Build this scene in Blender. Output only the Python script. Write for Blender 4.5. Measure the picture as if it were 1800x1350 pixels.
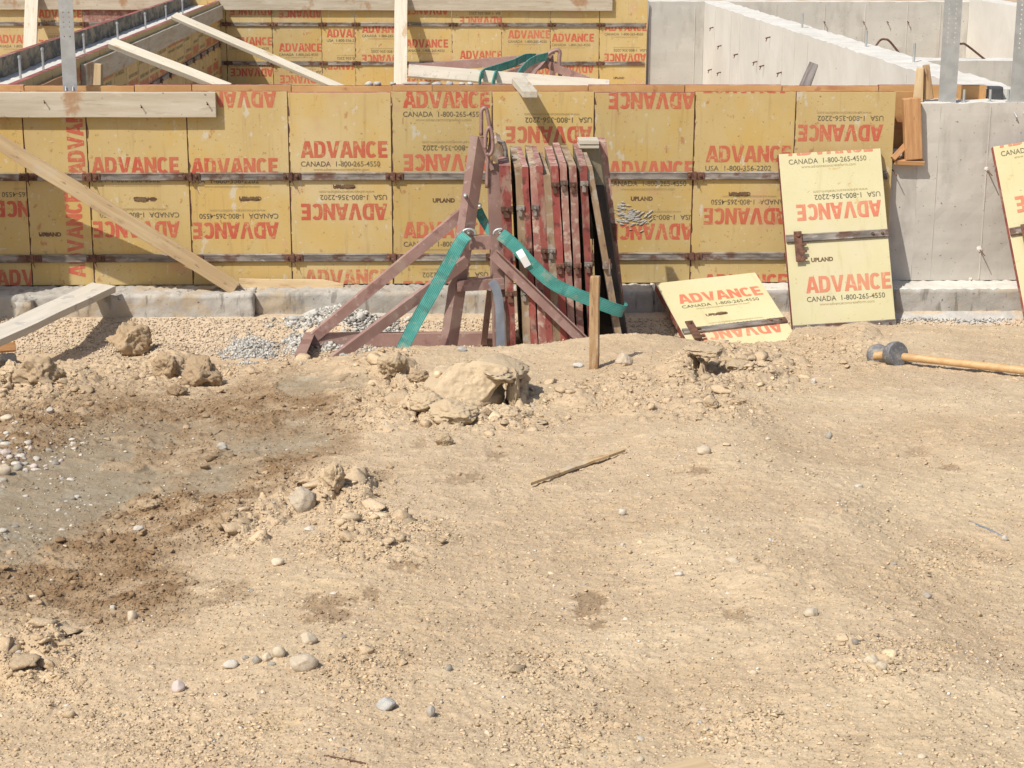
import bpy, bmesh, math, random
import numpy as np
from mathutils import Vector, Matrix, noise as mnoise

for o in list(bpy.data.objects):
    bpy.data.objects.remove(o, do_unlink=True)
scene = bpy.context.scene
COL = scene.collection
random.seed(11)
RNG = np.random.default_rng(11)

# ------------------------------------------------------------------ camera
H, D, FPX = 2.209, 11.03, 3200.0          # eye height over footing top, distance of the front form face, focal in photo px
PITCH, YAW, ROLL = math.radians(14.46), math.radians(2.5), math.radians(0.25)
FW = Vector((math.sin(YAW) * math.cos(PITCH), math.cos(YAW) * math.cos(PITCH), -math.sin(PITCH)))
R0 = Vector((math.cos(YAW), -math.sin(YAW), 0))
U0 = R0.cross(FW)
RT = R0 * math.cos(ROLL) + U0 * math.sin(ROLL)
UP = U0 * math.cos(ROLL) - R0 * math.sin(ROLL)
CAM = Vector((0, 0, H))
cd = bpy.data.cameras.new('camera')
cam = bpy.data.objects.new('camera', cd)
COL.objects.link(cam)
cam.matrix_world = Matrix(((RT.x, UP.x, -FW.x, 0), (RT.y, UP.y, -FW.y, 0), (RT.z, UP.z, -FW.z, H), (0, 0, 0, 1)))
cd.sensor_width = 36.0
cd.lens = 36.0 * FPX / 1800.0
cd.clip_start, cd.clip_end = 0.1, 1500.0
scene.camera = cam

# ------------------------------------------------------------------ light
SA, SC = 1.0, 1.78                        # sun ray = (SA, 1, -SC)
sdir = Vector((SA, 1.0, -SC)).normalized()
elev = math.asin(-sdir.z)
sl = bpy.data.lights.new('sun', 'SUN')
sl.energy, sl.angle, sl.color = 4.3, math.radians(0.53), (1.0, 0.955, 0.87)
sun = bpy.data.objects.new('sun', sl)
COL.objects.link(sun)
sun.rotation_euler = sdir.to_track_quat('-Z', 'Y').to_euler()
sun.location = (-8, -8, 14)
w = bpy.data.worlds.new('World')
scene.world = w
w.use_nodes = True
nt = w.node_tree
nt.nodes.clear()
sky = nt.nodes.new('ShaderNodeTexSky')
sky.sky_type = 'NISHITA'
sky.sun_disc = False
sky.dust_density, sky.ozone_density, sky.air_density = 2.2, .5, 1.0
sky.sun_elevation = elev
sky.sun_rotation = math.atan2(-sdir.x, -sdir.y)
bg = nt.nodes.new('ShaderNodeBackground')
bg.inputs[1].default_value = 0.11
ow = nt.nodes.new('ShaderNodeOutputWorld')
nt.links.new(sky.outputs[0], bg.inputs[0])
nt.links.new(bg.outputs[0], ow.inputs[0])
scene.view_settings.view_transform = 'Standard'
scene.view_settings.look = 'None'
scene.view_settings.exposure = 0.12
scene.view_settings.gamma = 1.0
scene.render.engine = 'CYCLES'
scene.cycles.max_bounces = 5
scene.cycles.diffuse_bounces = 3

# ------------------------------------------------------------------ pixel -> point
def rayd(px, py):
    return FW + RT * ((px - 900) / FPX) + UP * ((675 - py) / FPX)
def onY(px, py, Y):
    d = rayd(px, py)
    return CAM + d * (Y / d.y)
def onX(px, py, X):
    d = rayd(px, py)
    return CAM + d * (X / d.x)
def onZ(px, py, z):
    d = rayd(px, py)
    return CAM + d * ((z - H) / d.z)
def onP(px, py, p0, n):
    d = rayd(px, py)
    return CAM + d * ((p0 - CAM).dot(n) / d.dot(n))
def projnp(x, y, z):
    dx, dy, dz = x, y, z - H
    c = dx * FW.x + dy * FW.y + dz * FW.z
    a = dx * RT.x + dy * RT.y + dz * RT.z
    b = dx * UP.x + dy * UP.y + dz * UP.z
    return 900 + FPX * a / c, 675 - FPX * b / c, c

# ------------------------------------------------------------------ node helpers
def base_mat(name):
    m = bpy.data.materials.new(name)
    m.use_nodes = True
    t = m.node_tree
    t.nodes.clear()
    o = t.nodes.new('ShaderNodeOutputMaterial')
    p = t.nodes.new('ShaderNodeBsdfPrincipled')
    t.links.new(p.outputs[0], o.inputs[0])
    return m, t, p
def N(t, kind, **kw):
    n = t.nodes.new(kind)
    for k, v in kw.items():
        setattr(n, k, v)
    return n
def mixc(t, fac, a, b):
    n = t.nodes.new('ShaderNodeMix')
    n.data_type = 'RGBA'
    for s, v in ((n.inputs[0], fac), (n.inputs[6], a), (n.inputs[7], b)):
        if hasattr(v, 'is_output') or isinstance(v, bpy.types.NodeSocket):
            t.links.new(v, s)
        elif isinstance(v, (int, float)):
            s.default_value = v
        else:
            s.default_value = (*v[:3], 1)
    return n.outputs[2]
def math_(t, op, a, b=0.0, clamp=False):
    n = t.nodes.new('ShaderNodeMath')
    n.operation = op
    n.use_clamp = clamp
    for s, v in ((n.inputs[0], a), (n.inputs[1], b)):
        if isinstance(v, bpy.types.NodeSocket):
            t.links.new(v, s)
        else:
            s.default_value = v
    return n.outputs[0]
def maprange(t, v, a, b, c=0.0, d=1.0):
    n = t.nodes.new('ShaderNodeMapRange')
    t.links.new(v, n.inputs[0])
    for i, x in zip((1, 2, 3, 4), (a, b, c, d)):
        n.inputs[i].default_value = x
    n.interpolation_type = 'SMOOTHSTEP' if a < b else 'LINEAR'
    return n.outputs[0]
def coords(t, scale=(1, 1, 1), rnd=True):
    tc = t.nodes.new('ShaderNodeTexCoord')
    out = tc.outputs['Object']
    if rnd:
        oi = t.nodes.new('ShaderNodeObjectInfo')
        mu = t.nodes.new('ShaderNodeMath')
        mu.operation = 'MULTIPLY'
        t.links.new(oi.outputs['Random'], mu.inputs[0])
        mu.inputs[1].default_value = 137.0
        va = t.nodes.new('ShaderNodeVectorMath')
        va.operation = 'ADD'
        t.links.new(out, va.inputs[0])
        t.links.new(mu.outputs[0], va.inputs[1])
        out = va.outputs[0]
    if scale != (1, 1, 1):
        vm = t.nodes.new('ShaderNodeVectorMath')
        vm.operation = 'MULTIPLY'
        t.links.new(out, vm.inputs[0])
        vm.inputs[1].default_value = scale
        out = vm.outputs[0]
    return out
def noise_(t, vec, scale, detail=4, rough=0.55, dist=0.0):
    n = t.nodes.new('ShaderNodeTexNoise')
    n.inputs['Scale'].default_value = scale
    n.inputs['Detail'].default_value = detail
    n.inputs['Roughness'].default_value = rough
    n.inputs['Distortion'].default_value = dist
    t.links.new(vec, n.inputs['Vector'])
    return n.outputs[0]
def bump_(t, p, h, strength, dist=0.01):
    b = t.nodes.new('ShaderNodeBump')
    b.inputs['Strength'].default_value = strength
    b.inputs['Distance'].default_value = dist
    t.links.new(h, b.inputs['Height'])
    t.links.new(b.outputs[0], p.inputs['Normal'])
def MAT(name, c1, c2, scale=6, lo=.35, hi=.65, stretch=(1, 1, 1), rough=.8, metal=0.0, bump=.2, bscale=60, bdist=.004,
        spots=(), var=.12, rnd=True):
    """two-tone noise, extra blotches (colour, scale, lo, hi, stretch, strength), per-object brightness"""
    m, t, p = base_mat(name)
    v = coords(t, stretch, rnd)
    col = mixc(t, maprange(t, noise_(t, v, scale, 6, .6), lo, hi), c1, c2)
    for s in spots:
        vv = coords(t, s[4], rnd)
        f = maprange(t, noise_(t, vv, s[1], 5, .6), s[2], s[3])
        col = mixc(t, math_(t, 'MULTIPLY', f, s[5]), col, s[0])
    if var:
        oi = t.nodes.new('ShaderNodeObjectInfo')
        k = maprange(t, oi.outputs['Random'], 0, 1, 1 - var, 1 + var)
        vm = t.nodes.new('ShaderNodeVectorMath')
        vm.operation = 'SCALE'
        t.links.new(col, vm.inputs[0])
        t.links.new(k, vm.inputs['Scale'])
        col = vm.outputs[0]
    t.links.new(col, p.inputs['Base Color'])
    p.inputs['Roughness'].default_value = rough
    p.inputs['Metallic'].default_value = metal
    if bump:
        bump_(t, p, noise_(t, v, bscale, 4, .6), bump, bdist)
    return m

ONE = (1, 1, 1)
RUSTC = (.11, .045, .025)
M = {}
M['ply'] = MAT('yellow_ply', (.49, .355, .145), (.53, .40, .178), 3, .3, .7, ONE, .62, 0, .12, 90, .001,
               spots=[((.57, .45, .25), 1.6, .48, .68, (1, .5, 1), .6),
                      ((.53, .355, .105), 2.3, .46, .62, (1, .7, 1), .7),
                      ((.37, .24, .10), 7, .56, .70, (4, .3, 1), .40),
                      ((.40, .17, .06), 13, .64, .70, (1.5, 1, 1), .75),
                      ((.52, .29, .18), 3.2, .61, .68, ONE, .40),
                      ((.56, .53, .46), 9, .632, .69, (1.5, .7, 1), .6), ((.56, .53, .46), 26, .645, .68, ONE, .5),
                      ((.30, .20, .09), 30, .64, .68, ONE, .6),
                      ((.13, .08, .05), 60, .67, .70, ONE, .8)], var=.07)
M['ply_new'] = MAT('pale_yellow_ply', (.585, .525, .295), (.625, .57, .345), 3, .3, .7, ONE, .6, 0, .08, 90, .001,
               spots=[((.55, .36, .13), 11, .65, .71, (1, 1.5, 1), .7),
                      ((.62, .54, .37), 2.2, .48, .68, ONE, .5), ((.50, .43, .22), 5, .55, .7, (3, .4, 1), .4),
                      ((.25, .18, .1), 60, .675, .70, ONE, .7)], var=.03)
M['ply_orange'] = MAT('oiled_orange_ply', (.46, .235, .085), (.56, .335, .14), 4, .3, .7, (1, 1, 1), .5, 0, .1, 70, .001,
               spots=[((.30, .11, .05), 5, .55, .7, (.5, 2, 1), .6), ((.28, .07, .04), 9, .62, .7, ONE, .5)], var=.12)
M['ply_grey'] = MAT('cement_stained_ply', (.10, .095, .075), (.30, .25, .16), 5, .4, .6, (1, 2.5, 1), .8, 0, .2, 60, .002,
               spots=[((.36, .25, .10), 4, .55, .7, ONE, .6)], var=.1)
M['red'] = MAT('red_painted_edge', (.225, .045, .036), (.31, .082, .064), 9, .35, .65, ONE, .7, 0, .3, 70, .002,
               spots=[((.36, .25, .19), 14, .50, .63, (1, 1, .4), .75), ((.07, .025, .022), 16, .55, .64, ONE, .7)], var=.2)
M['red_worn'] = MAT('worn_red_edge', (.25, .09, .07), (.37, .22, .175), 13, .35, .65, (1, 1, .5), .8, 0, .4, 60, .002,
               spots=[((.50, .40, .31), 24, .52, .64, ONE, .7), ((.16, .05, .05), 20, .6, .7, ONE, .6)], var=.15)
M['tan_edge'] = MAT('raw_plywood_edge', (.27, .175, .10), (.39, .28, .175), 12, .35, .65, (1, 1, .3), .85, 0, .5, 60, .002,
               spots=[((.42, .39, .34), 16, .52, .63, ONE, .7), ((.15, .08, .05), 14, .54, .64, (1, 1, .5), .7)], var=.12)
M['steel'] = MAT('worn_grey_steel', (.135, .115, .098), (.30, .265, .23), 6, .35, .65, (1, 5, 1), .6, .1, .2, 80, .001,
               spots=[(RUSTC, 7, .50, .62, (1, 1.5, 1), .85), ((.42, .40, .37), 16, .6, .7, (1, 3, 1), .6)], var=.15)
M['rust'] = MAT('rusty_iron', (.085, .04, .026), (.17, .08, .05), 30, .35, .65, ONE, .85, .1, .5, 120, .002,
               spots=[((.32, .26, .22), 35, .62, .7, ONE, .6)], var=.2)
M['brown_steel'] = MAT('brown_painted_steel', (.26, .155, .132), (.33, .21, .182), 5, .35, .65, ONE, .55, .05, .2, 60, .001,
               spots=[((.42, .35, .31), 26, .60, .67, ONE, .6), ((.15, .06, .05), 5, .57, .64, ONE, .55), ((.38, .31, .24), 3, .54, .68, ONE, .4)], var=.05)
M['galv'] = MAT('galvanised_steel', (.40, .41, .40), (.48, .49, .48), 14, .35, .65, ONE, .45, .45, .1, 60, .001,
               spots=[((.60, .60, .58), 12, .62, .72, (1, 2, 1), .5)], var=.04)
M['wood_pale'] = MAT('pale_lumber', (.48, .42, .32), (.56, .51, .41), 4, .3, .7, (.6, 9, 9), .8, 0, .3, 12, .002,
               spots=[((.38, .24, .12), 3, .60, .68, (1, 4, 4), .7), ((.42, .39, .34), 9, .58, .68, ONE, .5), ((.15, .11, .08), 34, .665, .70, ONE, .7)], var=.06)
M['wood_plank'] = MAT('weathered_plank', (.42, .355, .26), (.53, .47, .365), 3, .3, .7, (.6, 6, 6), .8, 0, .3, 12, .002,
               spots=[((.33, .16, .06), 2.6, .59, .66, (1, .6, 1), .75), ((.58, .52, .43), 6, .55, .68, (1, 3, 3), .5), ((.30, .23, .15), 5, .56, .68, (.7, 7, 7), .5), ((.12, .09, .07), 36, .665, .70, ONE, .8)], var=.05)
M['wood_tan'] = MAT('tan_lumber', (.46, .32, .17), (.58, .44, .26), 4, .3, .7, (.6, 8, 8), .8, 0, .3, 12, .002,
               spots=[((.30, .18, .085), 4, .58, .68, (1, 5, 5), .6), ((.17, .12, .08), 12, .63, .69, (1, 3, 3), .6), ((.52, .46, .36), 6, .57, .68, ONE, .5)], var=.06)
M['wood_cement'] = MAT('cement_splashed_board', (.54, .49, .405), (.62, .57, .48), 4, .3, .7, (.6, 7, 7), .85, 0, .3, 12, .002,
               spots=[((.40, .38, .35), 12, .57, .66, ONE, .8), ((.18, .17, .16), 26, .66, .72, ONE, .7)], var=.04)
M['wood_stake'] = MAT('orange_tan_stake', (.31, .185, .09), (.43, .29, .155), 6, .3, .7, (1, 10, 10), .85, 0, .6, 14, .003,
               spots=[((.19, .10, .05), 7, .52, .64, (1, 4, 4), .7), ((.46, .38, .27), 10, .54, .66, (1, 3, 3), .5)], var=.05)
M['wood_orange'] = MAT('orange_brown_form_board', (.40, .20, .085), (.52, .29, .13), 6, .3, .7, (1, 8, 8), .8, 0, .3, 14, .002,
               spots=[((.20, .08, .03), 14, .62, .7, (1, 3, 3), .6)], var=.06)
M['wood_grey'] = MAT('grey_old_wood', (.13, .11, .10), (.27, .24, .22), 6, .3, .7, (1, 9, 9), .85, 0, .4, 14, .002, var=.06)
M['handle'] = MAT('hammer_handle_wood', (.47, .285, .125), (.57, .37, .18), 4, .3, .7, (.6, 12, 12), .55, 0, .1, 20, .001,
               spots=[((.45, .25, .10), 5, .6, .7, (1, 5, 5), .4)], var=0)
M['hammer'] = MAT('grey_hammer_head', (.12, .12, .125), (.20, .195, .195), 14, .35, .65, ONE, .7, .1, .4, 90, .002,
               spots=[((.36, .30, .23), 14, .52, .64, ONE, .75), ((.30, .29, .28), 60, .55, .62, ONE, .6)], var=0)
M['conc'] = MAT('grey_concrete', (.48, .445, .39), (.57, .535, .475), 1.6, .3, .7, ONE, .9, 0, .25, 45, .003,
               spots=[((.30, .28, .245), 5, .52, .68, (1, 1, .3), .45), ((.53, .51, .46), 6, .56, .7, ONE, .5), ((.33, .30, .26), 1.1, .5, .68, (.3, .3, 2), .4), ((.15, .14, .125), 42, .665, .69, ONE, .85)], var=.03, rnd=False)
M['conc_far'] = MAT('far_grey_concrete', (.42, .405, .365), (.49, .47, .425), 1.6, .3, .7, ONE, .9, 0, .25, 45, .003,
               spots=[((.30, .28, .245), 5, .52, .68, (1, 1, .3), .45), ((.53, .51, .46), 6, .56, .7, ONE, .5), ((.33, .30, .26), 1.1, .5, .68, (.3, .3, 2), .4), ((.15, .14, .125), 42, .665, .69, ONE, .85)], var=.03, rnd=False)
M['conc_sunlit'] = MAT('sunlit_concrete', (.58, .555, .50), (.66, .64, .585), 1.3, .3, .7, ONE, .9, 0, .2, 40, .003,
               spots=[((.50, .46, .39), 5, .58, .72, (1, 1, .4), .4), ((.30, .27, .23), 38, .735, .76, ONE, .6)], var=.03, rnd=False)  # paler colour carries the sunlight on the left-facing walls
M['conc_foot'] = MAT('footing_concrete', (.34, .315, .275), (.45, .42, .375), 3, .3, .7, ONE, .95, 0, .6, 40, .006,
               spots=[((.17, .15, .125), 6, .58, .68, (1.6, 1, .5), .6), ((.50, .47, .42), 10, .56, .68, ONE, .6), ((.42, .32, .20), 4, .52, .64, ONE, .65), ((.13, .115, .095), 9, .58, .66, (2, 1, .4), .6), ((.10, .09, .08), 45, .66, .69, ONE, .8)], var=.03, rnd=False)
M['conc_top'] = MAT('pale_concrete_top', (.56, .53, .47), (.66, .63, .57), 5, .3, .7, ONE, .95, 0, .6, 30, .006,
               spots=[((.38, .35, .31), 14, .6, .7, ONE, .6)], var=0, rnd=False)
M['rubble'] = MAT('broken_concrete', (.40, .385, .35), (.54, .52, .475), 10, .3, .7, ONE, .95, 0, .5, 60, .004, var=.15)
def webbing():
    m, t, p = base_mat('teal_webbing')
    a = N(t, 'ShaderNodeAttribute', attribute_name='across').outputs['Fac']
    l = N(t, 'ShaderNodeAttribute', attribute_name='along').outputs['Fac']
    v = coords(t)
    c = mixc(t, maprange(t, noise_(t, v, 9, 5, .6), .35, .65), (.05, .26, .225), (.095, .36, .315))
    rib = maprange(t, math_(t, 'SINE', math_(t, 'MULTIPLY', a, 24.0)), -1, 1)
    weave = maprange(t, math_(t, 'SINE', math_(t, 'MULTIPLY', l, 900.0)), -1, 1)
    c = mixc(t, math_(t, 'MULTIPLY', rib, .35), c, (.025, .15, .13))
    edge = maprange(t, math_(t, 'ABSOLUTE', a), .78, .96)
    c = mixc(t, math_(t, 'MULTIPLY', edge, .5), c, (.03, .17, .15))
    dirt = maprange(t, noise_(t, v, 16, 5, .65), .52, .64)
    c = mixc(t, math_(t, 'MULTIPLY', dirt, .45), c, (.33, .33, .25))
    stitch = math_(t, 'GREATER_THAN', math_(t, 'SINE', math_(t, 'MULTIPLY', l, 30.0)), .93)
    c = mixc(t, math_(t, 'MULTIPLY', stitch, .3), c, (.02, .10, .09))
    t.links.new(c, p.inputs['Base Color'])
    p.inputs['Roughness'].default_value = .8
    bump_(t, p, math_(t, 'ADD', rib, math_(t, 'MULTIPLY', weave, .5)), .5, .002)
    return m
M['teal'] = webbing()
M['tag'] = MAT('white_tag', (.74, .74, .72), (.80, .80, .78), 8, var=0, bump=0)
M['ply_shade'] = MAT('shade_dark_ply', (.035, .028, .024), (.07, .055, .045), 6, var=.05, bump=.1)  # near-black colour stands in for deep shade in the stack gap
M['dark'] = MAT('black_tape', (.05, .052, .055), (.075, .077, .08), 8, var=0, bump=0, rough=.5)
M['bluegrey'] = MAT('grey_blue_strap', (.17, .19, .225), (.23, .25, .285), 12, .3, .7, (1, 1, 1), .6, 0, .2, 40, .001, var=0)
M['rock'] = MAT('pale_stone', (.44, .36, .265), (.56, .47, .355), 9, .3, .7, ONE, .9, 0, .5, 50, .004,
               spots=[((.50, .36, .20), 7, .55, .7, ONE, .5)], var=.1)
M['pebble_white'] = MAT('white_pebble', (.47, .43, .365), (.60, .56, .49), 20, bump=.4, bscale=90, spots=[((.46, .35, .22), 25, .5, .62, ONE, .6)], var=.14)
M['pebble_grey'] = MAT('grey_pebble', (.25, .225, .185), (.35, .315, .265), 20, bump=.2, var=.2)
M['pebble_tan'] = MAT('tan_pebble', (.50, .41, .29), (.60, .51, .38), 20, bump=.3, var=.12)
M['pebble_pink'] = MAT('pinkish_pebble', (.45, .36, .32), (.54, .45, .40), 20, bump=.2, var=.1)
def ink(name, c, wear, lo=.56, hi=.64, under=(.51, .38, .165)):
    m, t, p = base_mat(name)
    v = coords(t)
    f = math_(t, 'MULTIPLY', maprange(t, noise_(t, v, 26, 6, .7), lo, hi), wear)
    g = maprange(t, noise_(t, v, 5, 3, .5), .3, .7, .0, .22)
    col = mixc(t, g, c, under)
    t.links.new(mixc(t, f, col, under), p.inputs['Base Color'])
    p.inputs['Roughness'].default_value = .6
    return m
M['ink_red'] = ink('red_ink', (.49, .088, .05), .8)
M['ink_red_worn'] = ink('worn_red_ink', (.51, .105, .062), .75, .555, .64)
M['ink_red_faded'] = ink('faded_red_ink', (.50, .13, .075), .75, .50, .60)
M['ink_red_pale'] = ink('pale_red_ink', (.58, .17, .095), .5, .58, .66, (.6, .54, .3))
M['ink_black'] = ink('black_ink', (.085, .075, .055), .5)
M['ink_grey'] = ink('small_grey_ink', (.36, .26, .11), .4)
M['ink_burn'] = ink('rusty_stamp_ink', (.10, .045, .025), .3, .66, .7)

# ground material ------------------------------------------------------------
def ground_mat():
    m, t, p = base_mat('construction_soil')
    tc = N(t, 'ShaderNodeTexCoord')
    v = tc.outputs['Object']
    def attr(n):
        a = N(t, 'ShaderNodeAttribute', attribute_name=n)
        return a.outputs['Fac']
    big = maprange(t, noise_(t, v, 1.7, 5, .6), .32, .68)
    mid = maprange(t, noise_(t, v, 9, 6, .65), .3, .7)
    fine = maprange(t, noise_(t, v, 70, 5, .7), .3, .7)
    dry = mixc(t, big, (.432, .314, .195), (.476, .359, .235))
    dry = mixc(t, math_(t, 'MULTIPLY', mid, .35), dry, (.425, .301, .172))
    och = maprange(t, noise_(t, v, 4.2, 4, .6), .56, .72)
    dry = mixc(t, math_(t, 'MULTIPLY', och, .5), dry, (.52, .378, .215))
    dry = mixc(t, math_(t, 'MULTIPLY', fine, .28), dry, (.58, .47, .315))
    dark = maprange(t, noise_(t, v, 150, 3, .6), .56, .64)
    lite = maprange(t, noise_(t, v, 175, 2, .6), .585, .64)
    dry = mixc(t, math_(t, 'MULTIPLY', dark, .30), dry, (.26, .17, .10))
    dry = mixc(t, math_(t, 'MULTIPLY', lite, .5), dry, (.66, .56, .42))
    pale = attr('pale')
    dry = mixc(t, math_(t, 'MULTIPLY', pale, .5), dry, (.57, .458, .305))
    wet = attr('wet')
    wetc = mixc(t, mid, (.170, .100, .048), (.255, .165, .085))
    wetc = mixc(t, math_(t, 'MULTIPLY', fine, .3), wetc, (.32, .22, .13))
    col = mixc(t, wet, dry, wetc)
    mud = attr('mud')
    mudc = mixc(t, mid, (.265, .205, .130), (.33, .268, .185))
    lightmud = maprange(t, noise_(t, v, 3.4, 4, .6), .54, .68)
    mudc = mixc(t, math_(t, 'MULTIPLY', lightmud, .6), mudc, (.385, .36, .28))
    col = mixc(t, mud, col, mudc)
    grav = attr('grav')
    vo = N(t, 'ShaderNodeTexVoronoi')
    vo.inputs['Scale'].default_value = 75
    t.links.new(v, vo.inputs['Vector'])
    gcol = mixc(t, vo.outputs['Color'], (.44, .33, .215), (.56, .46, .34))
    col = mixc(t, grav, col, gcol)
    cem = attr('cement')
    cemc = mixc(t, mid, (.40, .38, .345), (.54, .52, .48))
    col = mixc(t, cem, col, cemc)
    tint = attr('tint')
    vm = N(t, 'ShaderNodeVectorMath', operation='SCALE')
    t.links.new(col, vm.inputs[0])
    t.links.new(math_(t, 'ADD', tint, 1.0), vm.inputs['Scale'])
    t.links.new(vm.outputs[0], p.inputs['Base Color'])
    t.links.new(maprange(t, wet, 0, 1, .95, .72), p.inputs['Roughness'])
    p.inputs['Specular IOR Level'].default_value = .3
    h = math_(t, 'ADD', noise_(t, v, 55, 6, .7), math_(t, 'MULTIPLY', noise_(t, v, 190, 4, .7), .5))
    bump_(t, p, h, .5, .008)
    return m
M['soil'] = ground_mat()

# ------------------------------------------------------------------ object helpers
def tag(o, label=None, cat=None, group=None, kind=None):
    if label: o['label'] = label
    if cat: o['category'] = cat
    if group: o['group'] = group
    if kind: o['kind'] = kind
    return o
def obj(name, me, mats, parent=None, mw=None):
    o = bpy.data.objects.new(name, me)
    COL.objects.link(o)
    for m in (mats if isinstance(mats, (list, tuple)) else [mats]):
        if m is not None and len(me.materials) < len(mats if isinstance(mats, (list, tuple)) else [mats]):
            me.materials.append(m)
    if parent is not None:
        o.parent = parent
    elif mw is not None:
        o.matrix_world = mw
    return o
def empty(name, mw, label, cat, group=None):
    o = bpy.data.objects.new(name, None)
    o.empty_display_size = .1
    COL.objects.link(o)
    o.matrix_world = mw
    return tag(o, label, cat, group)
def me_from(name, verts, faces, smooth=False, mi=None):
    me = bpy.data.meshes.new(name)
    me.from_pydata([tuple(v) for v in verts], [], faces)
    if smooth:
        me.polygons.foreach_set('use_smooth', [True] * len(me.polygons))
    if mi is not None:
        me.polygons.foreach_set('material_index', mi)
    me.update()
    return me
def bm_mesh(name, bm, smooth=False):
    me = bpy.data.meshes.new(name)
    bmesh.ops.recalc_face_normals(bm, faces=bm.faces)
    bm.to_mesh(me)
    bm.free()
    if smooth:
        me.polygons.foreach_set('use_smooth', [True] * len(me.polygons))
    return me
def add_box(bm, lo, hi, mi=0, bevel=0.0):
    b = bmesh.new()
    bmesh.ops.create_cube(b, size=1)
    s = [hi[i] - lo[i] for i in range(3)]
    c = [(hi[i] + lo[i]) / 2 for i in range(3)]
    for v in b.verts:
        v.co = Vector((v.co[i] * s[i] + c[i] for i in range(3)))
    if bevel:
        bmesh.ops.bevel(b, geom=list(b.edges), offset=bevel, segments=2, affect='EDGES', profile=.6)
    for f in b.faces:
        f.material_index = mi
    tmp = bpy.data.meshes.new('tmp')
    b.to_mesh(tmp)
    b.free()
    bm.from_mesh(tmp)
    bpy.data.meshes.remove(tmp)
def add_cyl(bm, p0, p1, r0, r1=None, seg=12, mi=0, cap=True):
    r1 = r0 if r1 is None else r1
    p0, p1 = Vector(p0), Vector(p1)
    ax = (p1 - p0).normalized()
    a = ax.orthogonal().normalized()
    b = ax.cross(a)
    ring = []
    for p, r in ((p0, r0), (p1, r1)):
        ring.append([bm.verts.new(p + (a * math.cos(2 * math.pi * k / seg) + b * math.sin(2 * math.pi * k / seg)) * r) for k in range(seg)])
    fs = []
    for k in range(seg):
        fs.append(bm.faces.new((ring[0][k], ring[0][(k + 1) % seg], ring[1][(k + 1) % seg], ring[1][k])))
    if cap:
        fs.append(bm.faces.new(ring[0]))
        fs.append(bm.faces.new(ring[1]))
    for f in fs:
        f.material_index = mi
def add_tube(bm, pts, rx, ry=None, seg=10, hint=(0, 1, 0)):
    """rounded bar along a path; rx in the plane of the bend, ry along hint"""
    ry = rx if ry is None else ry
    pts = [Vector(p) for p in pts]
    rings = []
    for i, p in enumerate(pts):
        d = (pts[min(i + 1, len(pts) - 1)] - pts[max(i - 1, 0)]).normalized()
        h = Vector(hint)
        h = (h - d * h.dot(d)).normalized()
        s = d.cross(h)
        rings.append([bm.verts.new(p + s * rx * math.cos(2 * math.pi * k / seg) + h * ry * math.sin(2 * math.pi * k / seg)) for k in range(seg)])
    for a, b in zip(rings, rings[1:]):
        for k in range(seg):
            bm.faces.new((a[k], a[(k + 1) % seg], b[(k + 1) % seg], b[k]))
    bm.faces.new(rings[0])
    bm.faces.new(rings[-1])
def frame_mw(origin, u, v):
    u = Vector(u).normalized()
    v = Vector(v)
    v = (v - u * v.dot(u)).normalized()
    n = u.cross(v)
    return Matrix(((u.x, v.x, n.x, origin[0]), (u.y, v.y, n.y, origin[1]), (u.z, v.z, n.z, origin[2]), (0, 0, 0, 1)))
def beam_me(name, L, wid, th, bevel=.004, warp=0.0, seed=0):
    """board lying along local x, wid along y, th along z, centred"""
    bm = bmesh.new()
    add_box(bm, (-L / 2, -wid / 2, -th / 2), (L / 2, wid / 2, th / 2), 0, bevel)
    if warp:
        n = max(2, int(L / .12))
        for k in range(1, n):
            x = -L / 2 + L * k / n
            bmesh.ops.bisect_plane(bm, geom=list(bm.verts) + list(bm.edges) + list(bm.faces), plane_co=(x, 0, 0), plane_no=(1, 0, 0))
        for v in bm.verts:
            q = Vector((v.co.x * 3 + seed * 7.3, v.co.y * 2, v.co.z * 2))
            v.co += Vector((0, mnoise.noise(q), mnoise.noise(q + Vector((9, 3, 1))))) * warp
    return bm_mesh(name, bm)
def beam(name, p0, p1, wid, th, mat, face=(0, -1, 0), label=None, cat=None, group=None, parent=None, bevel=.004, warp=.003, seed=0):
    """board from p0 to p1 (centre line); its wide face looks toward `face`"""
    p0, p1 = Vector(p0), Vector(p1)
    u = (p1 - p0).normalized()
    f = Vector(face)
    f = (f - u * f.dot(u)).normalized()
    v = f.cross(u)
    mw = frame_mw((p0 + p1) / 2, u, v)
    me = beam_me(name, (p1 - p0).length, wid, th, bevel, warp, seed)
    o = bpy.data.objects.new(name, me)
    COL.objects.link(o)
    me.materials.append(mat)
    if parent is not None:
        o.parent = parent
        o.matrix_parent_inverse = parent.matrix_world.inverted()
    o.matrix_world = mw
    if parent is not None:
        o.matrix_parent_inverse = Matrix.Identity(4)
        o.matrix_local = parent.matrix_world.inverted() @ mw
    if label:
        tag(o, label, cat, group)
    return o
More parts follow.
